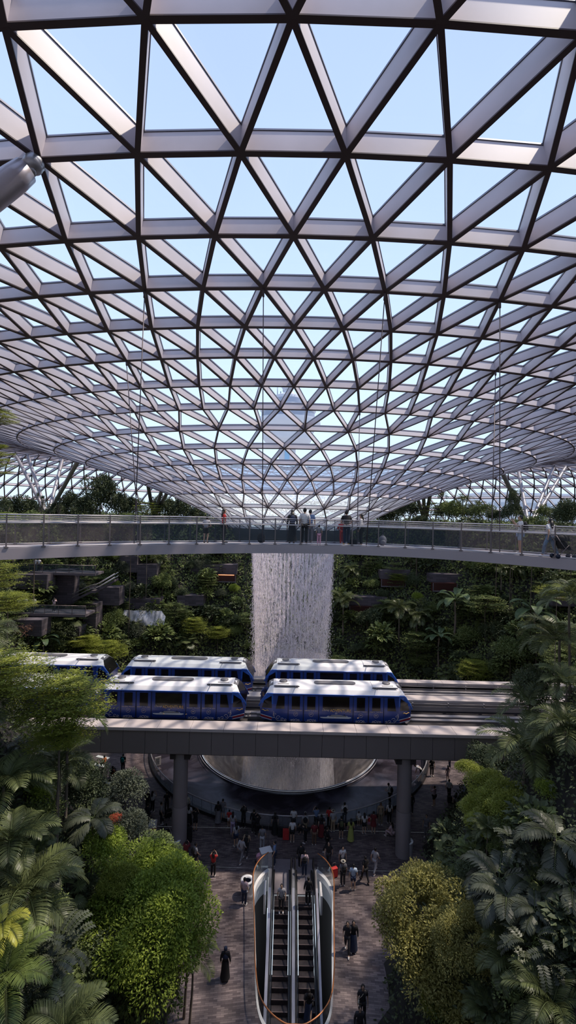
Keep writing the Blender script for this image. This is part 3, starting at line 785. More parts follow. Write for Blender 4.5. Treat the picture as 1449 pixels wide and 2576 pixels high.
# ------------------------------------------------------------ suspended footbridge
M_bridge = mat('bridge_fascia', (.36, .31, .33), .55, 0, .04, .3)
M_deck = mat('bridge_deck', (.36, .33, .36), .7, 0, .1, 1)
M_post = mat('bridge_post', (.17, .14, .14), .4, .4)
M_hand = mat('bridge_handrail', (.58, .54, .54), .3, .5)
M_bglass = glassmat('tinted_panel', (.62, .68, .74), 1.4, .04, .12, (.16, .20, .24))
def mesh_panel():
    m = bpy.data.materials.new('woven_wire_mesh'); m.use_nodes = True; n = m.node_tree; n.nodes.remove(n.nodes['Principled BSDF']); o = n.nodes['Material Output']
    t = n.nodes.new('ShaderNodeTexCoord'); w1 = n.nodes.new('ShaderNodeTexWave'); w2 = n.nodes.new('ShaderNodeTexWave')
    for w_, s in ((w1, 1), (w2, -1)):
        mp = n.nodes.new('ShaderNodeMapping'); mp.inputs['Rotation'].default_value = (0, s*.8, 0); n.links.new(t.outputs['Object'], mp.inputs[0]); n.links.new(mp.outputs[0], w_.inputs['Vector'])
        w_.inputs['Scale'].default_value = 11; w_.bands_direction = 'X'
    mx_ = n.nodes.new('ShaderNodeMath'); mx_.operation = 'MAXIMUM'; n.links.new(w1.outputs['Fac'], mx_.inputs[0]); n.links.new(w2.outputs['Fac'], mx_.inputs[1])
    g = n.nodes.new('ShaderNodeMapRange'); g.inputs['From Min'].default_value = .75; g.inputs['From Max'].default_value = .95; g.inputs['To Min'].default_value = .08; g.inputs['To Max'].default_value = .6
    n.links.new(mx_.outputs[0], g.inputs[0])
    a = n.nodes.new('ShaderNodeBsdfTransparent'); d = n.nodes.new('ShaderNodeBsdfDiffuse'); d.inputs['Color'].default_value = (.20, .17, .17, 1)
    mi = n.nodes.new('ShaderNodeMixShader'); n.links.new(g.outputs[0], mi.inputs[0]); n.links.new(a.outputs[0], mi.inputs[1]); n.links.new(d.outputs[0], mi.inputs[2]); n.links.new(mi.outputs[0], o.inputs[0]); return m
M_net = mesh_panel()
BP = [(-17, 11.0), (-13.5, 14.1), (-10, 16.6), (-6.9, 19.0), (-3.6, 20.8), (0, 21.95), (3, 22.0), (6, 21.1), (8.6, 19.4), (10.6, 17.4), (13.4, 14.3), (17, 10.5)]
def catmull(P, n=10):
    o = []
    for i in range(len(P)-1):
        p = [Vector((*P[max(0, min(len(P)-1, i+k))], 0)) for k in (-1, 0, 1, 2)]
        for j in range(n):
            t_ = j/n; o.append(.5*((2*p[1])+(p[2]-p[0])*t_+(2*p[0]-5*p[1]+4*p[2]-p[3])*t_*t_+(-p[0]+3*p[1]-3*p[2]+p[3])*t_**3))
    o.append(Vector((*P[-1], 0))); return o
NE = catmull(BP)                        # near edge of the deck
NRM = []
for i in range(len(NE)):
    d = (NE[min(i+1, len(NE)-1)]-NE[max(i-1, 0)]).normalized(); NRM.append(Vector((-d.y, d.x, 0)))
BW = 1.75
FE = [p+n_*BW for p, n_ in zip(NE, NRM)]
DZ = -1.5
t = thing('footbridge', 'slender curved suspended footbridge crossing in front of the glass funnel', 'footbridge', (0, 20, DZ))
def lc(p, z): return (p.x, p.y-20, z)
q = MB(); fb = MB()
for i in range(len(NE)-1):
    a, b_, c, d = NE[i], NE[i+1], FE[i+1], FE[i]
    q.raw([lc(a, 0), lc(b_, 0), lc(c, 0), lc(d, 0)], [(0, 1, 2, 3)])
    fb.raw([lc(a, -.40), lc(b_, -.40), lc(b_, -.03), lc(a, -.03), lc(a, .0), lc(b_, .0)], [(0, 1, 2, 3), (3, 2, 5, 4)])
    fb.raw([lc(d, -.40), lc(c, -.40), lc(c, 0), lc(d, 0)], [(3, 2, 1, 0)])
    fb.raw([lc(a, -.40), lc(b_, -.40), lc(c, -.40), lc(d, -.40)], [(3, 2, 1, 0)])
part(q, 'deck', M_deck, t); part(fb, 'box_girder', M_bridge, t)
q = MB(); q.tube([lc(p+n_*.05, .04) for p, n_ in zip(NE, NRM)], .03, 6); q.tube([lc(p-n_*.05, .04) for p, n_ in zip(FE, NRM)], .03, 6); part(q, 'kerb_rail', M_hand, t)
def along(line, step, off=0):
    out = []; acc = -off
    for i in range(len(line)-1):
        L_ = (line[i+1]-line[i]).length
        while acc <= L_:
            if acc >= 0: out.append((line[i].lerp(line[i+1], acc/L_), i))
            acc += step
        acc -= L_
    return out
for nm, line, sgn, off in (('near', NE, 1, .35), ('far', FE, -1, .9)):
    ps = along(line, 1.19, off)
    rail = [p+n_*.06*sgn for p, n_ in zip(line, NRM)]
    q = MB(); q.tube([lc(p, .90) for p in rail], .032, 8); h = part(q, 'handrail', M_hand, t, 'handrail on the %s side' % nm)
    q = MB()
    for z in (1.0, 1.09, 1.18): q.tube([lc(p, z) for p in rail], .010 if z < 1.1 else .017, 5)
    part(q, 'wire_rail', M_hand, t)
    for p, i in ps:
        q = MB(); pp = p+NRM[i]*.03*sgn; an = math.atan2(NRM[i].y, NRM[i].x)-PI/2
        q.box(lc(pp, .58), (.045, .05, 1.24), rz=an); q.box(lc(pp, .03), (.13, .12, .05), rz=an); part(q, 'post', M_post, t)
    cen = [i for i in range(len(line)) if -6.2 < line[i].x < 7.4]
    for sel, mt, nm2 in ((lambda x: -6.1 <= x <= 7.3, M_bglass, 'tinted_panel'), (lambda x: x < -6.1, M_net, 'wire_mesh_panel'), (lambda x: x > 7.3, M_net, 'wire_mesh_panel')):
        q = MB()
        for i in range(len(line)-1):
            if sel((line[i].x+line[i+1].x)/2): q.raw([lc(rail[i], .10), lc(rail[i+1], .10), lc(rail[i+1], .85), lc(rail[i], .85)], [(0, 1, 2, 3)])
        part(q, nm2, mt, t)
# ------------------------------------------------------------ escalator well
M_wellw = mat('well_white_trim', (.74, .72, .72), .5)
M_wellg = mat('well_grey_wall', (.36, .36, .40), .6, 0, .05, .5)
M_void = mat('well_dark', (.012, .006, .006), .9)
M_copper = mat('orange_brown_handrail', (.42, .16, .06), .4, .2)
M_cgl2 = glassmat('escalator_glass', (.80, .84, .88), 1.3, .02); M_cgl2.node_tree.nodes['reflectance'].inputs[1].default_value = .12
M_cgl = glassmat('well_glass', (.86, .90, .92), 1.5, .02, .04)
t = thing('escalator_well', 'rounded floor opening with white edge, glass and an orange-brown handrail', 'floor opening', (0, 0, FLOOR))
far_open = 31.6
wl = catmull(WL, 6)
q = MB(); g = MB(); wv = MB(); lower = MB()
cen = Vector((EX, 26, 0))
for i in range(len(wl)-1):
    a, b_ = wl[i], wl[i+1]
    if min(a.y, b_.y) > far_open and False: continue
    ia = a+(cen-a)*.045; ib = b_+(cen-b_)*.045
    q.raw([(a.x, a.y, .03), (b_.x, b_.y, .03), (ib.x, ib.y, .03), (ia.x, ia.y, .03)], [(0, 1, 2, 3)])
    q.raw([(ia.x, ia.y, .03), (ib.x, ib.y, .03), (ib.x, ib.y, -.35), (ia.x, ia.y, -.35)], [(0, 1, 2, 3)])
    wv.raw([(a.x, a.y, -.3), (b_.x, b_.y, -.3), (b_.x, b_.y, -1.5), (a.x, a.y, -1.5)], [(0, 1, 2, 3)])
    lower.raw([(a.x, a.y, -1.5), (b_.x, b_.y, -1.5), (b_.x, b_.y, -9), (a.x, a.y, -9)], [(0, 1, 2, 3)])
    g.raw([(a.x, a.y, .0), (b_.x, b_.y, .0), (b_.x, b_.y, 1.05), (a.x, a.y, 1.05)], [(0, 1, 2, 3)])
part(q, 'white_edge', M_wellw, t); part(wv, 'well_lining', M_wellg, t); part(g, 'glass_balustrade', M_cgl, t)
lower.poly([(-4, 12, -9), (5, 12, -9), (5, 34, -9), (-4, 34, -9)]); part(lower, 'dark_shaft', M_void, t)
q = MB(); q.tube([(p.x, p.y, 1.08) for p in wl], .035, 8); part(q, 'handrail', M_copper, t)
# ------------------------------------------------------------ escalators
M_step = mat('escalator_step', (.055, .045, .048), .45, .5, .2, 6)
M_stepedge = mat('step_edge', (.16, .12, .12), .45, .4)
M_belt = mat('black_handrail_belt', (.012, .012, .014), .35)
M_skirt = mat('brushed_steel', (.52, .48, .50), .35, .6, .1, 2)
M_plate = mat('landing_plate', (.30, .26, .28), .45, .4, .08, 4)
TAN = .577
YE0 = 29.9                              # steps start here and drop towards the camera
def ez(y): return 0.0 if y >= YE0 else -(YE0-y)*TAN
def escalator(cx, lab, inner):
    t = thing('escalator', lab, 'escalator', (cx, YE0, FLOOR), group='pair of escalators')
    y0 = -13.0
    q = MB(); q.box((0, 1.55, .01), (1.35, 3.0, .05)); part(q, 'landing_plate', M_plate, t)
    k_ = 0; y = -.2
    n = int(12.8/.40)
    for i in range(n):
        y = -.1-.40*i; z = 0 if i < 2 else -(i-2+.7)*.40*TAN
        q = MB(); q.box((0, y-.2, z-.03), (.86, .40, .06), 0); q.box((0, y-.405, z-.14), (.86, .02, .24), 0)
        for gx in range(12): q.box((-.40+gx*.073, y-.2, z+.005), (.02, .38, .02), 0)
        o = part(q, 'step', M_step, t)
        e_ = MB(); e_.box((0, y-.39, z+.012), (.86, .035, .02)); part(e_, 'step_edge', M_stepedge, o)
    for s in (-1, 1):
        def prof(dz): return [(1.7, dz), (.2, dz)]+[(-1.0-.5*i, dz-(.5*i+.6)*TAN) for i in range(25)]
        P = [(s*.57, a, b_) for a, b_ in prof(1.0)]
        belt = [(s*.60, 1.75, .35), (s*.60, 2.0, .55), (s*.60, 2.0, .85), (s*.60, 1.8, 1.02)]+[(s*.60, a, b_) for a, b_ in prof(1.03)[1:]]
        q = MB(); q.tube(belt, .045, 6); part(q, 'handrail_belt', M_belt, t)
        q = MB()
        pr = [(1.9, 0)]+prof(0)
        for (a, za), (b_, zb) in zip(pr[:-1], pr[1:]):
            q.hexa([(s*.585, a, za+.1), (s*.615, a, za+.1), (s*.615, b_, zb+.1), (s*.585, b_, zb+.1), (s*.585, a, za+1.0), (s*.615, a, za+1.0), (s*.615, b_, zb+1.0), (s*.585, b_, zb+1.0)])
        part(q, 'balustrade_panel', M_cgl2, t)
        q = MB()
        for (a, za), (b_, zb) in zip(pr[:-1], pr[1:]):
            q.hexa([(s*.46, a, za-.25), (s*.56, a, za-.25), (s*.56, b_, zb-.25), (s*.46, b_, zb-.25), (s*.46, a, za+.16), (s*.56, a, za+.16), (s*.56, b_, zb+.16), (s*.46, b_, zb+.16)])
        part(q, 'skirting', M_belt, t)
        q = MB(); wd = .11 if s == inner else .20
        xa, xb = (s*.62, s*(.62+wd))
        for (a, za), (b_, zb) in zip(pr[:-1], pr[1:]):
            q.hexa([(xa, a, za-.35), (xb, a, za-.35), (xb, b_, zb-.35), (xa, b_, zb-.35), (xa, a, za+.30), (xb, a, za+.30), (xb, b_, zb+.30), (xa, b_, zb+.30)])
        part(q, 'side_cladding', M_skirt, t)
    return t
escalator(EX-.73, 'left escalator of the pair, with a lone rider near its top', 1)
escalator(EX+.73, 'right escalator of the pair, carrying riders near its top and halfway', -1)
for s in (-1, 1):                         # wing walls beside the landing
    q = MB(); q.box((EX+s*1.78, 30.4, FLOOR-.55), (.12, 1.2, 1.2)); struct(q.build('wall_left' if s < 0 else 'wall_right', M_wellw))
# ------------------------------------------------------------ people
def skin_mesh(name, verts, edges_, radii, sub=1, root=0):
    me = bpy.data.meshes.new(name); me.from_pydata(verts, edges_, [])
    o = bpy.data.objects.new(name, me); COL.objects.link(o)
    mo = o.modifiers.new('s', 'SKIN'); mo.use_smooth_shade = True
    sv = me.skin_vertices[0].data
    for i, r in enumerate(radii):
        sv[i].radius = r if hasattr(r, '__len__') else (r, r)
        sv[i].use_root = (i == root)
    if sub: m2 = o.modifiers.new('u', 'SUBSURF'); m2.levels = sub; m2.render_levels = sub
    dg = bpy.context.evaluated_depsgraph_get(); dg.update()
    r = bpy.data.meshes.new_from_object(o.evaluated_get(dg)); bpy.data.objects.remove(o)
    for p in r.polygons: p.use_smooth = True
    return r
def to_mb(me, mb_, mi=0):
    mb_.raw([v.co[:] for v in me.vertices], [tuple(p.vertices) for p in me.polygons], mi, True)
def V(*a): return Vector(a)
def pose_joints(kind):
    J = dict(pel=V(0,0,.93), sp=V(0,.0,1.12), ch=V(0,.0,1.32), nk=V(0,.0,1.46), hd=V(0,.015,1.56), ht=V(0,.01,1.66))
    for s, k in ((-1, 'l'), (1, 'r')):
        J['sh'+k] = V(s*.17,0,1.40); J['hp'+k] = V(s*.09,0,.90); J['kn'+k] = V(s*.10,.02,.50); J['an'+k] = V(s*.10,-.02,.09); J['to'+k] = V(s*.12,.13,.035)
        J['el'+k] = V(s*.24,-.03,1.13); J['wr'+k] = V(s*.25,.07,.89); J['ha'+k] = V(s*.245,.10,.81)
    if kind == 'walk':
        J['knl'] = V(-.10,.20,.52); J['anl'] = V(-.10,.28,.10); J['tol'] = V(-.11,.43,.05)
        J['knr'] = V(.10,-.10,.50); J['anr'] = V(.10,-.34,.15); J['tor'] = V(.11,-.22,.04)
        J['ell'] = V(-.24,-.14,1.15); J['wrl'] = V(-.24,-.12,.92); J['hal'] = V(-.24,-.10,.84)
        J['elr'] = V(.24,.06,1.15); J['wrr'] = V(.23,.22,.98); J['har'] = V(.22,.28,.92)
    if kind == 'photo':
        for s, k in ((-1,'l'),(1,'r')):
            J['el'+k] = V(s*.25,.16,1.24); J['wr'+k] = V(s*.12,.30,1.44); J['ha'+k] = V(s*.06,.32,1.51)
    if kind == 'lean':
        J['sp'] = V(0,.02,1.12); J['ch'] = V(0,.09,1.31); J['nk'] = V(0,.14,1.44); J['hd'] = V(0,.18,1.53); J['ht'] = V(0,.19,1.63)
        for s, k in ((-1,'l'),(1,'r')):
            J['sh'+k] = V(s*.17,.11,1.38); J['el'+k] = V(s*.26,.16,1.10); J['wr'+k] = V(s*.18,.40,1.06); J['ha'+k] = V(s*.10,.44,1.05)
        J['knr'] = V(.11,.10,.51)
    if kind == 'sit':
        for k in ('pel','sp','ch','nk','hd','ht','shl','shr','ell','elr','wrl','wrr','hal','har'): J[k] = J[k]+V(0,0,-.45)
        for s, k in ((-1,'l'),(1,'r')):
            J['hp'+k] = V(s*.09,0,.46); J['kn'+k] = V(s*.13,.42,.48); J['an'+k] = V(s*.13,.42,.09); J['to'+k] = V(s*.13,.56,.035)
            J['el'+k] = V(s*.24,.08,.72); J['wr'+k] = V(s*.15,.30,.60); J['ha'+k] = V(s*.11,.37,.57)
    if kind == 'bend':
        J['sp'] = V(0,.10,1.06); J['ch'] = V(0,.30,1.14); J['nk'] = V(0,.43,1.16); J['hd'] = V(0,.52,1.17); J['ht'] = V(0,.61,1.16)
        for s, k in ((-1,'l'),(1,'r')):
            J['sh'+k] = V(s*.17,.35,1.13); J['el'+k] = V(s*.2,.42,.86); J['wr'+k] = V(s*.14,.48,.64); J['ha'+k] = V(s*.12,.5,.56); J['pel'] = V(0,-.05,.92)
    return J
def build_pose(kind):
    J = pose_joints(kind); D = {}
    # continuous body with five-fingered hands
    vs = []; es = []; rs = []; ix = {}
    def add(n_, p, r, par=None):
        ix[n_] = len(vs); vs.append(tuple(p)); rs.append(r)
        if par: es.append((ix[par], ix[n_]))
    add('pel', J['pel'], (.145,.105)); add('sp', J['sp'], (.120,.085), 'pel'); add('ch', J['ch'], (.135,.09), 'sp'); add('nk', J['nk'], .052, 'ch')
    for k in 'lr':
        add('sh'+k, J['sh'+k], .050, 'ch'); add('el'+k, J['el'+k], .042, 'sh'+k); add('wr'+k, J['wr'+k], .028, 'el'+k)
        add('ha'+k, J['ha'+k], (.036,.018), 'wr'+k)
        add('hp'+k, J['hp'+k], .09, 'pel'); add('kn'+k, J['kn'+k], .058, 'hp'+k); add('an'+k, J['an'+k], .038, 'kn'+k); add('to'+k, J['to'+k], (.036,.028), 'an'+k)
    q = MB(); to_mb(skin_mesh('b', vs, es, rs), q)
    hc = (J['hd']+J['ht'])/2
    q.tube([J['nk']-V(0,0,.03), J['nk'], J['hd']], [.055,.052,.05], 8)
    q.ball(hc, (.074,.093,.118), 14, 10)
    ax = (J['ht']-J['hd']).normalized(); fw = V(0,1,0)-ax*ax.y; fw.normalize() if fw.length > .1 else None
    if kind == 'bend': fw = V(0,.3,-.95)
    q.ball(hc+fw*.092-ax*.01, (.012,.02,.022), 6, 4); q.ball(hc-ax*.07+fw*.05, (.045,.04,.035), 8, 5)
    for s in (-1,1): q.ball(hc+V(s*.076,0,0)-ax*.005, (.01,.02,.03), 6, 4)
    for k, s in (('l',-1),('r',1)):
        d = (J['ha'+k]-J['wr'+k]).normalized(); sd = d.cross(V(s,0,0)); sd = sd.normalized() if sd.length > .2 else V(0,0,1); c = J['ha'+k]
        inn = V(-s,0,0)
        for fi, ln in ((-1.5,.055),(-.5,.07),(.5,.066),(1.5,.05)):
            b_ = c+d*.015+sd*fi*.017; q.tube([b_, b_+d*ln*.55+inn*.004, b_+d*ln+inn*.022], [.009,.0085,.006], 5)
        b_ = c-d*.02+sd*.03; q.tube([b_, b_+sd*.022+d*.02, b_+sd*.02+d*.05+inn*.01], [.010,.009,.007], 5)
    D['body'] = q
    q = MB()
    for s in (-1,1): q.ball(hc+V(s*.028,0,0)+fw*.086+ax*.012, .010, 6, 4)
    D['eyes'] = q
    def top(longs, name):
        vs = []; es = []; rs = []; ix = {}
        def add(n_, p, r, par=None):
            ix[n_] = len(vs); vs.append(tuple(p)); rs.append(r)
            if par: es.append((ix[par], ix[n_]))
        add('pel', J['pel']+V(0,0,-.04), (.165,.125)); add('sp', J['sp'], (.145,.11), 'pel'); add('ch', J['ch']+V(0,0,.01), (.178,.128), 'sp'); add('nk', J['nk']-V(0,0,.012), .082, 'ch')
        for k in 'lr':
            add('sh'+k, J['sh'+k]+V(0,0,.004), .088, 'ch')
            if longs: add('el'+k, J['el'+k], .056, 'sh'+k); add('wr'+k, J['wr'+k], .042, 'el'+k)
            else: add('el'+k, J['sh'+k].lerp(J['el'+k], .75), .070, 'sh'+k)
        q = MB(); to_mb(skin_mesh('t', vs, es, rs), q); D[name] = q
    top(False, 'tshirt'); top(True, 'jacket')
    def legs(f, r, name):
        vs = [tuple(J['pel'])]; es = []; rs = [(.155,.118)]
        for k in 'lr':
            b_ = len(vs); vs += [tuple(J['hp'+k]), tuple(J['kn'+k] if f else J['hp'+k].lerp(J['kn'+k], .8))]; es += [(0,b_),(b_,b_+1)]; rs += [.105, .082 if f else .095]
            if f: vs.append(tuple(J['an'+k]+V(0,0,.0))); es.append((b_+1,b_+2)); rs.append(r)
        q = MB(); to_mb(skin_mesh('l', vs, es, rs), q); D[name] = q
    legs(True, .062, 'trousers'); legs(False, 0, 'shorts')
    P = J['pel']; mid = (J['knl']+J['knr'])/2; low = (J['anl']+J['anr'])/2+V(0,0,.05)
    def skirt(pts, rad, name):
        q = MB(); vs = []; n = 14
        for p, (a, b_) in zip(pts, rad):
            for j in range(n): an = 2*PI*j/n; vs.append((p.x+a*math.cos(an), p.y+b_*math.sin(an)*(1), p.z+(0)))
        fs = [(i*n+j, i*n+(j+1) % n, (i+1)*n+(j+1) % n, (i+1)*n+j) for i in range(len(pts)-1) for j in range(n)]
        q.raw(vs, fs, 0, True); D[name] = q
    skirt([P+V(0,0,.10), P-V(0,0,.02), mid, low], [(.15,.12),(.185,.15),(.22,.20),(.26,.25)], 'long_skirt')
    skirt([P+V(0,0,.10), P-V(0,0,.05), P.lerp(mid, .75)], [(.15,.12),(.19,.15),(.235,.20)], 'short_skirt')
    q = MB(); up = ax*.018
    q.ball(hc+up-fw*.018, (.086,.098,.112), 14, 8); D['short_hair'] = q
    q = MB(); q.ball(hc+up-fw*.022, (.088,.098,.115), 14, 8); bk = hc-fw*.085
    q.raw([(bk.x-.085,bk.y+.02,bk.z),(bk.x+.085,bk.y+.02,bk.z),(bk.x+.095,bk.y+.0,bk.z-.22),(bk.x-.095,bk.y+.0,bk.z-.22),(bk.x-.06,bk.y-.035,bk.z+.02),(bk.x+.06,bk.y-.035,bk.z+.02),(bk.x+.08,bk.y-.05,bk.z-.22),(bk.x-.08,bk.y-.05,bk.z-.22),(bk.x,bk.y-.03,bk.z-.38)],
          [(0,1,2,3),(4,7,6,5),(0,4,5,1),(1,5,6,2),(0,3,7,4),(3,2,8),(2,6,8),(6,7,8),(7,3,8)], 0, True); D['long_hair'] = q
    q = MB(); q.ball(hc+ax*.01-fw*.016, (.098,.105,.128), 14, 10); q.lathe([(.07,.02),(.13,-.10),(.21,-.22),(.19,-.26)], c=J['nk'], n=14, sy=.8); D['headscarf'] = q
    q = MB(); q.lathe([(0,.105),(.06,.10),(.085,.05),(.09,.03),(.17,.02),(.17,.012),(.09,.015)], c=hc+ax*.02, n=16); D['hat'] = q
    q = MB(); q.ball(hc+ax*.035, (.09,.10,.09), 12, 8); q.box(hc+ax*.045+fw*.12, (.13,.10,.015)); D['cap'] = q
    q = MB()
    for k in 'lr': 
        c = J['to'+k]*.55+J['an'+k]*.45; q.ball(V(c.x, c.y+.01, J['to'+k].z+.005), (.048,.135,.05), 10, 6)
    D['shoes'] = q
    bp_ = J['ch']*.6+J['sp']*.4-V(0,.19,0); q = MB(); q.ball(bp_, (.15,.10,.23), 12, 8); q.box(bp_-V(0,.06,.05), (.2,.1,.2))
    for s in (-1,1): q.tube([J['sh'+('l' if s < 0 else 'r')]*.75+J['ch']*.25+V(0,-.10,.06), J['sh'+('l' if s < 0 else 'r')]*.7+J['ch']*.3+V(0,.02,.10), J['ch']+V(s*.10,.13,-.06), J['sp']+V(s*.14,.0,.03)], .016, 5)
    D['backpack'] = q
    q = MB(); hb = J['sp']+V(.2,.02,-.18); q.ball(hb, (.06,.13,.11), 10, 6); q.tube([hb+V(0,0,.1), J['ch']+V(.05,.13,0), J['shl']+V(.05,0,.07)], .012, 5); D['shoulder_bag'] = q
    q = MB()
    if kind == 'photo': c = (J['hal']+J['har'])/2+V(0,.01,.05); q.box(c, (.15,.012,.08))
    else: q.box(J['har']+V(0,.05,.03), (.075,.012,.15))
    D['phone'] = q
    return {k: v.mesh(k, [M_line]) for k, v in D.items()}
POSE = {k: build_pose(k) for k in ('stand','walk','photo','lean','sit','bend')}
CM = {}
def cmat(c, rough=.8):
    k = tuple(c)
    if k not in CM: CM[k] = mat('cloth', c, rough, 0, .12, 8)
    return CM[k]
COLS = dict(black=(.012,.011,.013), dark=(.03,.027,.032), navy=(.02,.03,.07), grey=(.20,.19,.21), lgrey=(.38,.37,.40), white=(.66,.64,.65), red=(.50,.03,.03), dred=(.16,.02,.025),
    blue=(.16,.24,.42), lblue=(.45,.55,.70), pink=(.60,.30,.40), lpink=(.62,.45,.48), brown=(.16,.09,.06), tan=(.40,.29,.19), olive=(.10,.11,.05), yellow=(.62,.48,.06), teal=(.02,.35,.35),
    green=(.12,.22,.08), cream=(.60,.54,.44), denim=(.20,.28,.40), khaki=(.28,.22,.15), lilac=(.36,.28,.42), orange=(.6,.2,.08), lime=(.36,.38,.10))
SKIN = [(.52,.32,.22),(.42,.25,.16),(.30,.17,.10)]
M_hair = mat('black_hair', (.010,.008,.008), .5); M_eye = mat('dark_eye', (.01,.008,.008), .3); M_phone = mat('phone', (.02,.02,.025), .25)
def person(pos, face, pose, label, top=('tshirt','white'), bot=('trousers','black'), hair='short_hair', extra=(), h=1.70, shoe='white', skin=0, group=None, hc=None):
    t = thing('person', label, 'person', pos, face, group, h/1.74)
    M = POSE[pose]
    def put(n_, nm, m):
        o = link(nm, M[n_], t)
        o.material_slots[0].link = 'OBJECT'; o.material_slots[0].material = m; return o
    put('body', 'body', cmat(SKIN[skin], .6)); put('eyes', 'eyes', M_eye)
    put(top[0], {'tshirt':'shirt','jacket':'jacket'}[top[0]], cmat(COLS[top[1]]))
    put(bot[0], bot[0], cmat(COLS[bot[1]]))
    if hair: put(hair, {'short_hair':'hair','long_hair':'hair'}.get(hair, hair), M_hair if 'hair' in hair and not hc else cmat(COLS[hc or 'black']))
    put('shoes', 'shoes', cmat(COLS[shoe]))
    for e_ in extra:
        n_, c = e_ if isinstance(e_, tuple) else (e_, 'black')
        if n_ in ('hat','cap') and hair not in ('hat','cap'): put(n_, n_, cmat(COLS[c]))
        elif n_ == 'phone': put(n_, 'phone', M_phone)
        else: put(n_, n_, cmat(COLS[c]))
    return t
def pf(px, py, face, pose, label, **k):
    return person(on(px, py, FLOOR), math.radians(face), pose, label, **k)
T = lambda a: ('tshirt', a); K = lambda a: ('jacket', a)
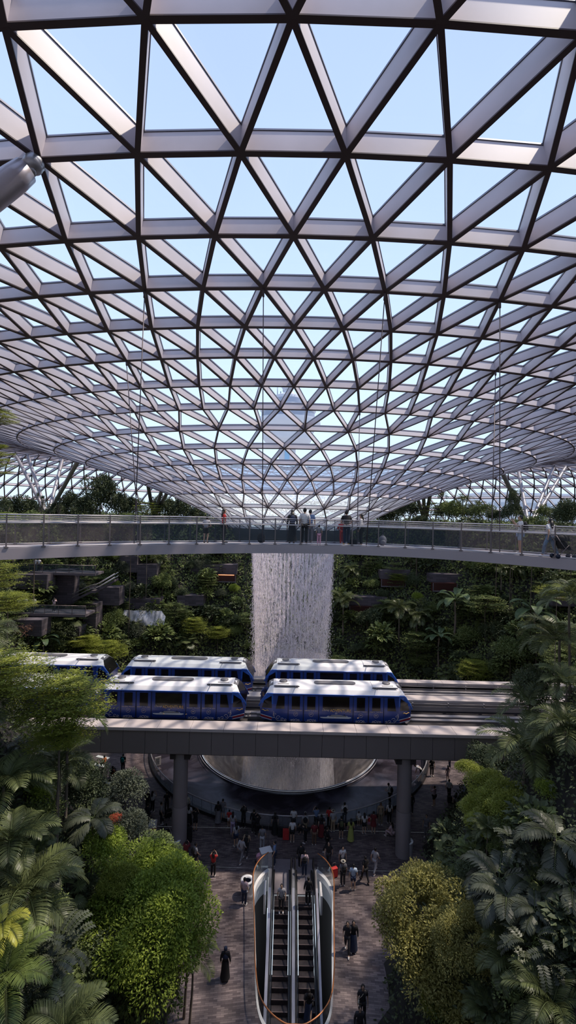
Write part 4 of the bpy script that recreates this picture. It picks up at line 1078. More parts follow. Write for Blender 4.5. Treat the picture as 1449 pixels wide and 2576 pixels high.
# faces: 0 looks away towards the waterfall, 180 towards the camera, 90 to the left, -90 to the right
FL = [
 (371,2042,0,'stand','person in black top and trousers, back to us, beside the grey-leaved tree at left',dict(top=K('black'),bot=('trousers','black'))),
 (383,2043,-20,'photo','person in white shirt raising a phone beside the grey-leaved tree at left',dict(top=T('white'),bot=('trousers','black'),hair='long_hair')),
 (371,2076,-30,'stand','person in dark clothes behind the loaded luggage trolley at left',dict(top=K('dark'),bot=('trousers','dark'))),
 (405,2073,-70,'stand','man in grey shirt standing left of a pushchair',dict(top=T('lgrey'),bot=('trousers','dark'))),
 (419,2044,10,'stand','man in black t-shirt just left of the left pier',dict(top=T('black'),bot=('trousers','dark'))),
 (469,2052,180,'stand','person in pale shirt half hidden behind the left pier',dict(top=T('cream'),bot=('trousers','grey'))),
 (475,2078,-10,'stand','woman in white shirt and black skirt right of the left pier',dict(top=T('white'),bot=('long_skirt','black'),hair='long_hair')),
 (491,2090,0,'photo','man in black t-shirt and black shorts right of the left pier',dict(top=T('black'),bot=('shorts','black'),shoe='black')),
 (402,2170,20,'lean','person in dark red shirt at the edge of the bright green tree',dict(top=T('dred'),bot=('trousers','black'))),
 (425,2176,0,'stand','person in white t-shirt with a black backpack above the bright green tree',dict(top=T('white'),bot=('trousers','dark'),extra=('backpack',))),
 (467,2178,0,'photo','person in dark red top with both arms raised below the left pier',dict(top=K('dred'),bot=('trousers','black'),extra=('phone',))),
 (491,2183,-60,'walk','person in grey shirt and shorts with a backpack, walking below the left pier',dict(top=T('lgrey'),bot=('shorts','dark'),extra=('backpack',))),
 (536,2205,0,'photo','lone woman in bright red top and black trousers photographing the waterfall',dict(top=T('red'),bot=('trousers','black'),hair='long_hair',extra=('phone',))),
 (548,2071,0,'stand','person in black headscarf and long grey skirt, leftmost at the pond glass',dict(top=K('black'),bot=('long_skirt','grey'),hair='headscarf',hc='black')),
 (560,2064,-5,'stand','person in grey shirt and shorts second from left at the pond glass',dict(top=T('grey'),bot=('shorts','grey'))),
 (576,2081,0,'stand','child in red and white at the pond glass',dict(top=T('red'),bot=('shorts','white'),h=1.35)),
 (585,2099,0,'stand','woman in grey top and purple trousers behind the child in red',dict(top=T('lgrey'),bot=('trousers','lilac'),hair='long_hair')),
 (612,2083,0,'photo','woman in black with long black hair at the pond glass',dict(top=K('black'),bot=('trousers','black'),hair='long_hair')),
 (593,2130,30,'stand','person in white and navy standing near the left of the crowd',dict(top=T('lgrey'),bot=('shorts','navy'),hair='long_hair')),
 (607,2168,-30,'walk','person in white hoodie and striped grey trousers walking away',dict(top=K('lgrey'),bot=('trousers','grey'))),
 (620,2152,-10,'walk','person in dark top with a yellow-brown bag walking away',dict(top=T('tan'),bot=('trousers','dark'),hair='long_hair',extra=(('backpack','black'),))),
 (638,2095,0,'stand','tall person in black at the pond glass left of centre',dict(top=K('black'),bot=('trousers','dark'),h=1.78)),
 (647,2104,10,'photo','person in black holding up both arms just left of centre',dict(top=K('black'),bot=('trousers','black'))),
 (659,2138,0,'stand','person in grey t-shirt beside the thin tripod stand',dict(top=T('grey'),bot=('trousers','lgrey'),h=1.75)),
 (691,2100,0,'stand','woman in black dress with long hair at the pond glass in the centre',dict(top=T('dark'),bot=('long_skirt','black'),hair='long_hair')),
 (735,2119,0,'stand','man in white t-shirt and black shorts right of the red suitcase',dict(top=T('white'),bot=('shorts','black'))),
 (738,2088,-5,'stand','person in white shirt in front of the man in black shorts',dict(top=T('white'),bot=('trousers','dark'))),
 (767,2100,0,'stand','person in white cap and shirt with a black backpack at the glass',dict(top=T('lgrey'),bot=('shorts','khaki'),extra=(('cap','white'),'backpack'))),
 (795,2085,10,'photo','man in blue shirt holding up a camera at the glass',dict(top=T('blue'),bot=('trousers','dark'))),
 (790,2126,0,'stand','man in rust red shirt and dark trousers behind the blue shirt',dict(top=T('dred'),bot=('trousers','brown'))),
 (808,2106,0,'stand','woman in long dark red dress with long hair',dict(top=T('dark'),bot=('long_skirt','dred'),hair='long_hair')),
 (828,2085,0,'stand','person in red and black top at the pond glass',dict(top=T('red'),bot=('trousers','black'))),
 (837,2093,5,'stand','person in a straw hat at the pond glass',dict(top=T('lgrey'),bot=('trousers','tan'),extra=(('hat','cream'),))),
 (768,2121,60,'bend','person in black bending down behind the crowd',dict(top=K('black'),bot=('trousers','black'))),
 (756,2183,0,'stand','person in black standing at the top of the right escalator',dict(top=K('black'),bot=('trousers','dark'),extra=('shoulder_bag',))),
 (822,2140,-70,'walk','person in black striding to the right behind the crowd',dict(top=K('black'),bot=('trousers','black'))),
 (826,2180,160,'walk','woman in black walking towards us right of the escalators',dict(top=T('black'),bot=('trousers','dark'),hair='long_hair')),
 (690,2178,80,'stand','man in blue shirt standing by the white counter',dict(top=T('blue'),bot=('trousers','navy'))),
 (614,2277,-20,'stand','woman in pink-white blouse with a white bag beside the round bin',dict(top=T('lpink'),bot=('trousers','navy'),extra=(('shoulder_bag','white'),))),
 (866,2073,5,'stand','person in white shirt with a dark backpack leaning at the glass',dict(top=T('white'),bot=('trousers','dark'),extra=('backpack',))),
 (858,2110,0,'stand','person in olive backpack and black shorts right of centre',dict(top=T('dark'),bot=('shorts','black'),extra=(('backpack','olive'),))),
 (882,2117,0,'stand','woman in long yellow-green dress',dict(top=T('lime'),bot=('long_skirt','lime'),hair='long_hair',extra=('shoulder_bag',))),
 (902,2078,10,'stand','small child in white near the glass',dict(top=T('white'),bot=('shorts','cream'),h=1.15)),
 (916,2098,5,'stand','woman in white top and black shorts',dict(top=T('white'),bot=('shorts','black'),hair='long_hair',h=1.62)),
 (928,2088,0,'stand','child with a round red bag',dict(top=T('lpink'),bot=('shorts','pink'),extra=(('backpack','red'),),h=1.2)),
 (939,2097,-10,'stand','woman in short dark red dress',dict(top=T('dred'),bot=('short_skirt','dred'))),
 (957,2074,170,'stand','person in brown cap with a brown backpack walking by the glass',dict(top=T('tan'),bot=('trousers','khaki'),extra=(('cap','brown'),'backpack'))),
 (981,2022,50,'lean','man in white shirt with a black backpack leaning on the pond glass',dict(top=T('white'),bot=('trousers','black'),extra=('backpack',))),
 (979,2072,0,'stand','woman in white blouse and black trousers left of the right pier',dict(top=T('white'),bot=('trousers','black'),hair='long_hair')),
 (985,2110,40,'sit','woman in pale dress sitting low left of the right pier',dict(top=T('lpink'),bot=('trousers','lpink'),hair='long_hair')),
 (1034,2048,0,'stand','person in black half hidden behind the right pier',dict(top=K('black'),bot=('trousers','black'))),
 (1072,2106,150,'stand','man in grey t-shirt with hand on hip right of the right pier',dict(top=T('grey'),bot=('trousers','grey'))),
 (1092,2028,40,'photo','woman in pink top and black shorts taking a photo on the sunlit floor',dict(top=T('lpink'),bot=('shorts','black'),shoe='cream')),
 (1129,2010,-30,'walk','man in white shirt and black trousers pulling luggage on the sunlit floor',dict(top=T('white'),bot=('trousers','black'))),
 (1147,2046,-60,'walk','woman in grey top with curly hair pushing a pushchair',dict(top=T('grey'),bot=('trousers','black'),hair='long_hair')),
 (1086,1952,180,'stand','person in black on the sunlit floor just below the viaduct',dict(top=T('black'),bot=('trousers','black'),extra=('shoulder_bag',))),
 (1059,1962,60,'bend','person in white bending over a shopping bag by the glass',dict(top=T('white'),bot=('trousers','black'))),
 (1126,1965,10,'stand','girl in pale dress below the viaduct at right',dict(top=T('lpink'),bot=('short_skirt','lpink'),hair='long_hair',h=1.45)),
 (1131,1932,90,'stand','person in navy clothes at the viaduct edge on the right',dict(top=K('navy'),bot=('trousers','navy'))),
 (1170,2003,-80,'sit','person in light blue sitting at the garden edge on the right',dict(top=T('lblue'),bot=('trousers','denim'))),
 (1183,2002,-80,'sit','person in white sitting beside the one in light blue',dict(top=T('white'),bot=('shorts','lpink'))),
 (1192,1990,-80,'sit','person in orange sitting at the garden edge behind',dict(top=T('orange'),bot=('shorts','khaki'))),
 (1158,2088,-60,'stand','person in red cap standing at the leafy edge on the right',dict(top=T('dred'),bot=('trousers','dark'),extra=(('cap','red'),))),
 (1160,2116,-60,'sit','person in straw hat sitting at the leafy edge on the right',dict(top=T('dark'),bot=('trousers','dark'),extra=(('hat','tan'),))),
 (861,2192,190,'stand','man in white t-shirt with a cross-body strap right of the escalators',dict(top=T('white'),bot=('trousers','dark'),extra=('shoulder_bag',))),
 (862,2229,10,'stand','person in a sun hat and grey top beside the red suitcase',dict(top=T('grey'),bot=('trousers','dark'),extra=(('hat','cream'),'backpack'))),
 (888,2240,0,'stand','man in light blue shirt and navy shorts with white trainers',dict(top=T('lblue'),bot=('shorts','navy'))),
 (918,2219,20,'walk','slim person all in black walking away',dict(top=T('black'),bot=('trousers','black'),shoe='black')),
 (943,2196,-40,'walk','person in white shirt and pale trousers walking away',dict(top=T('lgrey'),bot=('trousers','lgrey'))),
 (566,2464,0,'stand','woman in dark blue headscarf and black robe walking on the left paving',dict(top=K('black'),bot=('long_skirt','black'),hair='headscarf',hc='navy')),
 (873,2396,170,'walk','man in dark patterned shirt right of the escalator well',dict(top=T('dark'),bot=('trousers','dark'))),
 (888,2394,180,'stand','woman in black and navy skirt beside the man in a patterned shirt',dict(top=K('black'),bot=('long_skirt','navy'),hair='long_hair')),
 (911,2567,180,'stand','person in black with folded arms and a cream bag at bottom right',dict(top=T('dark'),bot=('trousers','black'),hair='long_hair',extra=(('shoulder_bag','cream'),))),
 (904,2625,180,'stand','person in dark top cut off by the bottom edge of the photo',dict(top=K('dark'),bot=('trousers','dark'))),
 (309,1943,0,'stand','person in black with a teal backpack at left below the viaduct',dict(top=T('black'),bot=('trousers','black'),extra=(('backpack','teal'),))),
 (262,1934,60,'sit','person in red sitting at a white table at left',dict(top=T('orange'),bot=('trousers','dark'))),
 (245,1951,-70,'sit','person in light blue sitting at a white table at left',dict(top=T('lblue'),bot=('trousers','dark'))),
 (283,1962,-40,'sit','person in orange sitting near a pushchair at left',dict(top=T('orange'),bot=('trousers','dark'))),
 (250,1993,-60,'sit','person in black with long hair sitting at a table by the bushes',dict(top=K('black'),bot=('trousers','dark'),hair='long_hair')),
 (262,2003,10,'sit','person in yellow sitting with their back to us by the bushes',dict(top=T('yellow'),bot=('trousers','dark'))),
]
for px, py, fc, po, lab, kw in FL: pf(px, py, fc, po, lab, **kw)
for cx, dy, fc, po, lab, kw in [
    (EX-.73, -1.1, 180, 'stand', 'man in grey shirt riding down near the top of the left escalator', dict(top=T('lgrey'), bot=('trousers','dark'))),
    (EX+.75, 1.5, 0, 'stand', 'person in pink shirt with a backpack stepping off the right escalator', dict(top=T('lpink'), bot=('trousers','navy'), extra=('backpack',))),
    (EX+.90, -.7, 0, 'stand', 'person in black at the head of the right escalator', dict(top=K('black'), bot=('trousers','black'))),
    (EX+.80, -5.1, 0, 'walk', 'woman in black with bare arms halfway up the right escalator', dict(top=T('black'), bot=('long_skirt','navy'), hair='long_hair', extra=('shoulder_bag',)))]:
    y = YE0+dy; i = int((-.1-dy)/.4) if dy < 0 else 0
    z = 0.03 if dy > 0 else (0.0 if i < 2 else -(i-2+.7)*.40*TAN)
    person((cx, y, FLOOR+z+.01), math.radians(fc), po, lab, **kw)
# people on the footbridge
def pb(px, py, face, pose, label, z=DZ, **k): return person(on(px, py, z), math.radians(face), pose, label, **k)
M_stripe = mat('striped_cloth', (.6,.58,.58), .8); n_ = M_stripe.node_tree; w_ = n_.nodes.new('ShaderNodeTexWave'); w_.bands_direction = 'Z'; w_.inputs['Scale'].default_value = 3.2; r_ = n_.nodes.new('ShaderNodeValToRGB'); r_.color_ramp.interpolation = 'CONSTANT'
r_.color_ramp.elements[0].color = (.16,.15,.18,1); r_.color_ramp.elements[1].color = (.6,.57,.58,1); r_.color_ramp.elements[1].position = .45; tc_ = n_.nodes.new('ShaderNodeTexCoord')
n_.links.new(tc_.outputs['Object'], w_.inputs['Vector']); n_.links.new(w_.outputs['Fac'], r_.inputs[0]); n_.links.new(r_.outputs[0], n_.nodes['Principled BSDF'].inputs['Base Color'])
boy = pb(517,1366,-15,'lean','boy in grey and white striped t-shirt and dark shorts leaning on the bridge rail',top=T('lgrey'),bot=('shorts','black'),h=1.25,shoe='black')
for c_ in boy.children:
    if c_.name.startswith('shirt'): c_.material_slots[0].material = M_stripe
pb(562,1366,-70,'stand','woman in red shirt and long black trousers on the bridge, looking at her phone',top=T('red'),bot=('trousers','black'),hair='long_hair',extra=('phone',),shoe='black',h=1.58)
pb(734,1368,8,'stand','woman in black with very long hair and a backpack on the bridge',top=K('black'),bot=('long_skirt','black'),hair='long_hair',extra=(('backpack','navy'),),shoe='black',h=1.62)
pb(765,1370,0,'stand','tall man in white t-shirt and black trousers on the bridge with a shoulder bag',top=T('white'),bot=('trousers','black'),extra=('shoulder_bag',),h=1.72,shoe='black')
pb(779,1366,0,'stand','person in blue shirt and grey trousers hidden behind the tall man in white',top=T('blue'),bot=('trousers','grey'),h=1.66)
pb(802,1371,0,'stand','small child in grey top and pink trousers on the bridge',top=T('grey'),bot=('trousers','pink'),h=.95,shoe='pink')
pb(860,1370,10,'lean','person in bright red clothes behind the man in a dark shirt on the bridge',top=K('red'),bot=('trousers','red'),h=1.2,shoe='white')
pb(871,1372,0,'lean','man in black shirt and navy trousers leaning forward on the bridge rail',top=T('black'),bot=('trousers','navy'),h=1.68,shoe='yellow')
pb(908,1373,70,'stand','woman in white blouse and black trousers beside the man in a black shirt',top=K('white'),bot=('trousers','black'),hair='long_hair',h=1.5,shoe='black')
pb(1308,1394,75,'photo','man in white t-shirt and grey shorts with a black backpack on the bridge',top=T('white'),bot=('shorts','lblue'),extra=('backpack','phone'),h=1.6)
pb(1383,1402,20,'walk','woman in white t-shirt and pale blue jeans walking on the bridge',top=T('white'),bot=('trousers','denim'),hair='long_hair',h=1.5)
# ------------------------------------------------------------ bags, bins, trolleys
def m_(c, r=.6): return cmat(COLS[c], r)
def floor_bag(p, c, label, s=1.0):
    t = thing('backpack', label, 'backpack', p); q = MB(); q.ball((0,0,.24*s), (.20*s,.15*s,.25*s), 14, 10); part(q, 'bag', m_(c), t)
    q = MB(); q.ball((0,-.13*s,.16*s), (.14*s,.07*s,.13*s), 10, 6); part(q, 'front_pocket', m_(c), t)
    q = MB(); q.tube([(-.07*s,0,.47*s),(0,0,.54*s),(.07*s,0,.47*s)], .012, 5); part(q, 'grab_handle', m_(c), t); return t
floor_bag(on(657,1366,DZ), 'black', 'round black backpack standing on the bridge deck')
floor_bag(on(962,1373,DZ), 'grey', 'grey backpack standing on the bridge deck at right')
t = thing('handbag', 'squat black handbag on the bridge deck beside the woman in a white blouse', 'bag', on(887,1371,DZ)); q = MB()
q.hexa([(-.24,-.1,0),(.24,-.1,0),(.24,.1,0),(-.24,.1,0),(-.19,-.07,.26),(.19,-.07,.26),(.19,.07,.26),(-.19,.07,.26)]); part(q, 'bag', m_('black'), t)
q = MB(); q.tube([(-.1,0,.25),(-.08,0,.38),(.08,0,.38),(.1,0,.25)], .012, 5); part(q, 'handle', m_('black'), t)
def suitcase(p, c, label, h=.68, w=.46, rz=0):
    t = thing('suitcase', label, 'suitcase', p, rz); q = MB(); q.box((0,0,.06+h/2), (w,.26,h)); part(q, 'shell', m_(c,.4), t)
    q = MB()
    for x in (-.12,.12): q.tube([(x,.08,h),(x,.08,h+.32)], .009, 5)
    q.tube([(-.12,.08,h+.32),(.12,.08,h+.32)], .013, 5); part(q, 'pull_handle', M_post, t)
    for x in (-w/2+.05,w/2-.05):
        for y in (-.09,.09): q = MB(); q.tube([(x-.015,y,.03),(x+.015,y,.03)], .03, 8); part(q, 'wheel', M_line, t)
    return t
suitcase(on(719,2112,FLOOR), 'red', 'bright red suitcase standing behind the crowd at the glass')
suitcase(on(705,2104,FLOOR), 'black', 'black suitcase beside the bright red one', .6, .4)
suitcase(on(472,2118,FLOOR), 'black', 'large black suitcase beside the left pier', .95, .6)
suitcase(on(841,2206,FLOOR), 'red', 'small red suitcase right of the escalator glass', .55, .38, .4)
suitcase(on(1131,2020,FLOOR), 'black', 'black suitcase pulled by the man in white on the sunlit floor', .5, .35)
suitcase(on(1133,2122,FLOOR), 'dred', 'tall red and black bag standing alone at the right edge of the floor', .95, .42)
def trash_bin(p, label):
    t = thing('trash_bin', label, 'bin', p); q = MB(); q.lathe([(.36,0),(.38,.95),(.30,.95)], n=28); part(q, 'body', M_skirt, t)
    q = MB(); q.lathe([(.40,.93),(.41,1.0),(.27,1.0),(.24,.90)], n=28); part(q, 'steel_rim', M_white, t); q = MB(); q.lathe([(.27,.96),(.24,.4),(0,.4)], n=20); part(q, 'opening', M_line, t)
trash_bin(on(440,2146,FLOOR), 'round steel bin at the foot of the left pier')
trash_bin(on(1024,2149,FLOOR), 'round steel bin at the foot of the right pier')
trash_bin(on(621,2252,FLOOR), 'round bin with pale rim beside the woman in a pink-white blouse')
t = thing('luggage_trolley', 'luggage trolley stacked with pale and orange boxes at left', 'trolley', on(384,2106,FLOOR), .2)
q = MB(); q.box((0,0,.22), (.6,.9,.05)); q.tube([(-.28,-.42,.22),(-.28,-.5,1.0),(.28,-.5,1.0),(.28,-.42,.22)], .02, 6); part(q, 'frame', M_skirt, t)
for k_, c in enumerate(('grey','lgrey','orange','white')): q = MB(); q.box((0,.02,.36+.2*k_), (.56,.72,.18)); part(q, 'load_box', m_(c), t)
for x in (-.25,.25): q = MB(); q.tube([(x-.02,-.35,.1),(x+.02,-.35,.1)], .1, 10); q.tube([(x-.02,.35,.1),(x+.02,.35,.1)], .1, 10); part(q, 'wheel', M_line, t)
def stroller(p, rz, label, c='black', s=1.0):
    t = thing('stroller', label, 'stroller', p, rz, sc=s); q = MB()
    for x in (-.25,.25): q.tube([(x,-.45,1.0),(x,-.1,.5),(x,.35,.12)], .016, 6); q.tube([(x,-.35,.1),(x,.1,.6)], .016, 6)
    q.tube([(-.25,-.45,1.0),(.25,-.45,1.0)], .02, 6); part(q, 'frame', M_post, t)
    q = MB(); q.hexa([(-.22,-.15,.42),(.22,-.15,.42),(.22,.32,.36),(-.22,.32,.36),(-.22,-.30,.85),(.22,-.30,.85),(.22,-.2,.88),(-.22,-.2,.88)]); part(q, 'seat', m_(c), t)
    q = MB(); q.lathe([(.30,0),(.28,.14),(.18,.25),(0,.29)], c=(0,-.05,.78), n=14, a0=PI, a1=2*PI+.6); part(q, 'hood', m_(c), t)
    for x in (-.25,.25):
        for y in (-.36,.34): q = MB(); q.tube([(x-.02,y,.1),(x+.02,y,.1)], .10, 12); part(q, 'wheel', M_line, t)
stroller(on(422,2068,FLOOR), .6, 'black pushchair beside the left pier')
stroller(on(1160,2050,FLOOR), -1.0, 'pushchair pushed by the curly-haired woman at right', 'lgrey')
stroller(on(283,1960,FLOOR), .4, 'dark pushchair under the trees at left', 'black')
stroller(on(1417,1405,DZ), -1.6, 'dark pushchair on the bridge at the far right', 'black', .85)
stroller(on(652,2175,FLOOR), .3, 'pink pushchair beside the white counter', 'pink', .8)
t = thing('shopping_bag', 'white paper shopping bag on the floor under the bending person', 'bag', on(1052,1962,FLOOR)); q = MB(); q.box((0,0,.2), (.36,.16,.4)); part(q, 'bag', m_('white'), t)
q = MB(); q.tube([(-.08,0,.4),(0,0,.52),(.08,0,.4)], .008, 4); part(q, 'handle', m_('white'), t)
t = thing('counter', 'small white-topped counter behind the escalator glass', 'counter', on(668,2176,FLOOR), .35); q = MB(); q.box((0,0,.5), (.75,.55,1.0)); part(q, 'cabinet', m_('lgrey'), t); q = MB(); q.box((0,0,1.02), (.8,.6,.04)); part(q, 'top', M_white, t)
t = thing('tripod_stand', 'thin black tripod stand among the crowd', 'stand', on(675,2132,FLOOR)); q = MB(); q.tube([(0,0,.3),(0,0,1.75)], .012, 6); part(q, 'pole', M_post, t)
for a in range(3): q = MB(); q.tube([(0,0,.5),(.3*math.cos(a*2.1),.3*math.sin(a*2.1),.01)], .01, 5); part(q, 'leg', M_post, t)
t = thing('notice_stand', 'white printed notice stand beside the pond at left', 'notice', on(397,1935,FLOOR), .5)
q = MB(); q.box((0,0,.75), (.55,.04,.8)); part(q, 'panel', M_white, t); q = MB(); q.box((0,0,.18), (.06,.06,.36)); q.box((0,0,.02), (.5,.4,.04)); part(q, 'foot', M_post, t)
q = MB()
for i in range(5): q.box((-.04,-.025,.98-.12*i), (.36-.03*(i%2),.006,.035))
part(q, 'printed_lines', M_line, t)
for px, py, lab in ((258,1925,'white cafe table nearest the viaduct at left'),(248,1945,'white cafe table in the middle of the row at left'),(262,1990,'white cafe table beside the person in yellow')):
    t = thing('cafe_table', lab, 'table', on(px,py,FLOOR), -.3); q = MB(); q.box((0,0,.74), (1.3,.35,.04)); part(q, 'tabletop', M_white, t); q = MB(); q.tube([(0,0,0),(0,0,.72)], .035, 8); q.lathe([(.25,0),(.25,.02),(0,.03)], n=14); part(q, 'base', M_post, t)
t = thing('floor_hatch', 'square hatch cover set in the floor left of the left pier', 'hatch', on(417,2094,FLOOR), .5)
q = MB(); q.box((0,0,.005), (.75,.75,.03)); part(q, 'frame', M_skirt, t); q = MB(); q.box((0,0,.012), (.66,.66,.025)); part(q, 'cover', M_trough, t)
# ------------------------------------------------------------ terrace walls, walkways, shops
def hit(px, py, y0=14.0, y1=112.0):
    Y = y0
    while Y < y1:
        p = at(px, py, Y)
        if p.z < ground(p.x, p.y): return p
        Y += .5
    return at(px, py, y1)
def stone():
    m = bpy.data.materials.new('terrace_stone'); m.use_nodes = True; n = m.node_tree; b = n.nodes['Principled BSDF']
    t = n.nodes.new('ShaderNodeTexCoord'); mp = n.nodes.new('ShaderNodeMapping'); mp.inputs['Rotation'].default_value = (PI/2, 0, 0); br = n.nodes.new('ShaderNodeTexBrick')
    br.inputs['Scale'].default_value = 1.0; br.inputs['Brick Width'].default_value = 1.1; br.inputs['Row Height'].default_value = .32; br.inputs['Mortar Size'].default_value = .012
    br.inputs['Color1'].default_value = (.060, .050, .060, 1); br.inputs['Color2'].default_value = (.115, .095, .110, 1); br.inputs['Mortar'].default_value = (.04, .032, .038, 1)
    n.links.new(t.outputs['Object'], mp.inputs[0]); n.links.new(mp.outputs[0], br.inputs['Vector']); n.links.new(br.outputs['Color'], b.inputs['Base Color']); b.inputs['Roughness'].default_value = .8
    return m
M_stone = stone(); M_ledge = mat('dark_ledge', (.13, .11, .12), .7)
def wallseg(px0, px1, yt, yb, name='wall_back', dy=0, m=None, extra=0, pull=1.2):
    c = hit((px0+px1)/2, yb); Y = c.y-pull
    a = at(px0, yt, Y); b_ = at(px1, yt+dy, Y); zb = at((px0+px1)/2, yb, Y).z
    q = MB(); th = 2.2
    q.hexa([(a.x, Y, zb-extra), (b_.x, Y, zb-extra), (b_.x, Y+th, zb-extra), (a.x, Y+th, zb-extra), (a.x, Y, a.z), (b_.x, Y, b_.z), (b_.x, Y+th, b_.z), (a.x, Y+th, a.z)])
    struct(q.build(name, m or M_stone)); return Y
WS = [(305,402,1506,1532),(445,512,1498,1524),(476,596,1421,1444),(0,118,1446,1482),(122,182,1434,1520),(0,105,1560,1600),(140,200,1580,1612),
      (182,300,1478,1522),(300,345,1400,1440),(957,1032,1435,1457),(1084,1168,1445,1466),(878,974,1502,1524),(1392,1470,1506,1526),(345,395,1420,1470),(212,242,1520,1600)]
for i, w_ in enumerate(WS): wallseg(*w_)
def shop(px0, px1, yt, yb, lab, lit=True):
    c = hit((px0+px1)/2, yb); Y = c.y-1.25; a = at(px0, yt, Y); b_ = at(px1, yb, Y); W_ = b_.x-a.x; H_ = a.z-b_.z
    t = thing('shopfront', lab, 'shop', ((a.x+b_.x)/2, Y, b_.z)); q = MB(); q.box((0, .6, H_/2), (W_, 1.0, H_)); part(q, 'dark_window', mat('shop_dark', (.05, .012, .01), .4), t)
    q = MB(); q.box((0, .02, .1), (W_, .1, .18)); q.box((-W_/2, .02, H_/2), (.12, .12, H_)); q.box((W_/2, .02, H_/2), (.12, .12, H_)); part(q, 'frame', M_ledge, t)
    if lit:
        m = bpy.data.materials.new('orange_light'); m.use_nodes = True; b2 = m.node_tree.nodes['Principled BSDF']; b2.inputs['Emission Color'].default_value = (1, .35, .08, 1); b2.inputs['Emission Strength'].default_value = .9
        q = MB(); q.box((.1, -.02, H_-.12), (W_*.8, .12, .1)); part(q, 'light_strip', m, t)
shop(543, 592, 1444, 1466, 'dark red shopfront with an orange light strip left of the waterfall')
shop(960, 1020, 1458, 1478, 'dark opening under a stone band right of the waterfall', False)
shop(1090, 1150, 1467, 1490, 'dark opening under the stone band further right', False)
shop(880, 960, 1525, 1545, 'low dark opening under a stone ledge beside the palm', False)
# upper-left walkways with glass rails and small people
def walkway(px0, px1, yd, lab, Yp=None):
    c = hit((px0+px1)/2, yd+12); Y = (Yp or c.y)-2.6; a = at(px0, yd, Y); b_ = at(px1, yd, Y); z = a.z; L_ = b_.x-a.x; cx = (a.x+b_.x)/2
    t = thing('walkway', lab, 'walkway', (cx, Y, z)); q = MB(); q.box((0, 1.4, -.15), (L_, 2.8, .3)); part(q, 'deck', M_ledge, t)
    q = MB(); q.box((0, .05, .5), (L_, .02, .9)); part(q, 'glass_rail', M_bglass, t)
    q = MB(); q.tube([(-L_/2, .05, 1.0), (L_/2, .05, 1.0)], .035, 6)
    part(q, 'handrail', M_post, t)
    n = int(L_/1.6)
    for i in range(n+1): q = MB(); q.box((-L_/2+i*L_/n, .05, .5), (.05, .05, 1.0)); part(q, 'post', M_post, t)
    return Y, z
Y1, z1 = walkway(-60, 240, 1436, 'glass-railed walkway high on the left under the footbridge')
Y2, z2 = walkway(-60, 215, 1540, 'glass-railed walkway lower on the left above the stone wall')
for px, Yy, z_, po, lab, kw in [
  (32,Y1,z1,'sit','person in pale shirt crouching on the high left walkway',dict(top=T('lpink'),bot=('trousers','cream'))),
  (76,Y1,z1,'stand','person in white on the high left walkway, left of a pair',dict(top=T('white'),bot=('trousers','lgrey'))),
  (85,Y1,z1,'stand','person in white on the high left walkway, right of a pair',dict(top=T('white'),bot=('trousers','dark'))),
  (91,Y1,z1,'stand','child in yellow-green on the high left walkway',dict(top=T('lime'),bot=('shorts','dark'),h=1.3)),
  (33,Y2,z2,'stand','person in white at the left end of the lower walkway',dict(top=T('white'),bot=('trousers','grey'))),
  (52,Y2,z2,'stand','two-tone dressed person second along the lower walkway',dict(top=T('lgrey'),bot=('trousers','denim'))),
  (74,Y2,z2,'stand','person in white shirt third along the lower walkway',dict(top=T('white'),bot=('trousers','navy'))),
  (125,Y2,z2,'photo','woman in pink top with long hair on the lower walkway',dict(top=T('lpink'),bot=('trousers','dark'),hair='long_hair'))]:
    p = at(px, 1500, Yy); person((p.x, Yy+1.1, z_), .1*R.random(), po, lab, **kw)
# stair up the terraces at left
t_a = at(187, 1503, hit(187, 1510).y-3.6); t_b = at(293, 1452, t_a.y)
t = thing('terrace_stair', 'open stair with pale handrails climbing the left terraces', 'stair', t_a); d = t_b-t_a; d1 = d*.45; d2 = Vector((d.x*.55, 0, d1.z)); 
q = MB(); q.bar((0, 0, -.5), d1-Vector((0, 0, .5)), 1.3, .3); q.bar(d1-Vector((0, 0, .5)), d2-Vector((0, 0, .5)), 1.3, .3); q.bar(d2-Vector((0, 0, .5)), d-Vector((0, 0, .5)), 1.3, .3); part(q, 'flight', M_stone, t)
q = MB()
for o_ in (-.7, .7): 
    for h_ in (.1, .55): q.tube([Vector((0, o_, h_)), d1+Vector((0, o_, h_)), d2+Vector((0, o_, h_)), d+Vector((0, o_, h_))], .045, 6)
part(q, 'handrail', M_hand, t)
# crumpled silver sheet
M_tarp = mat('silver_sheet', (.50, .50, .53), .35, .2, .1, 1)
c = hit(356, 1575); Yt = c.y-1.8; a = at(306, 1538, Yt); b_ = at(412, 1575, Yt)
q = MB(); nx, nz_ = 40, 18; vs = []
for j in range(nz_+1):
    for i in range(nx+1):
        x = a.x+(b_.x-a.x)*i/nx; z = b_.z+(a.z-b_.z)*(j/nz_)*(1 if i < nx*.9 else 1-.4*(i-nx*.9)/(nx*.1))
        vs.append((x, Yt+.9*j/nz_+.22*noise.noise(Vector((x*.9, z*.8, 1)))+.15*noise.noise(Vector((x*3, z*1.2, 5))), z))
q.raw(vs, [(j*(nx+1)+i, j*(nx+1)+i+1, (j+1)*(nx+1)+i+1, (j+1)*(nx+1)+i) for j in range(nz_) for i in range(nx)], 0, True)
tag(q.build('silver_sheet', M_tarp), 'crumpled silver sheet draped over a terrace on the left', 'sheet')
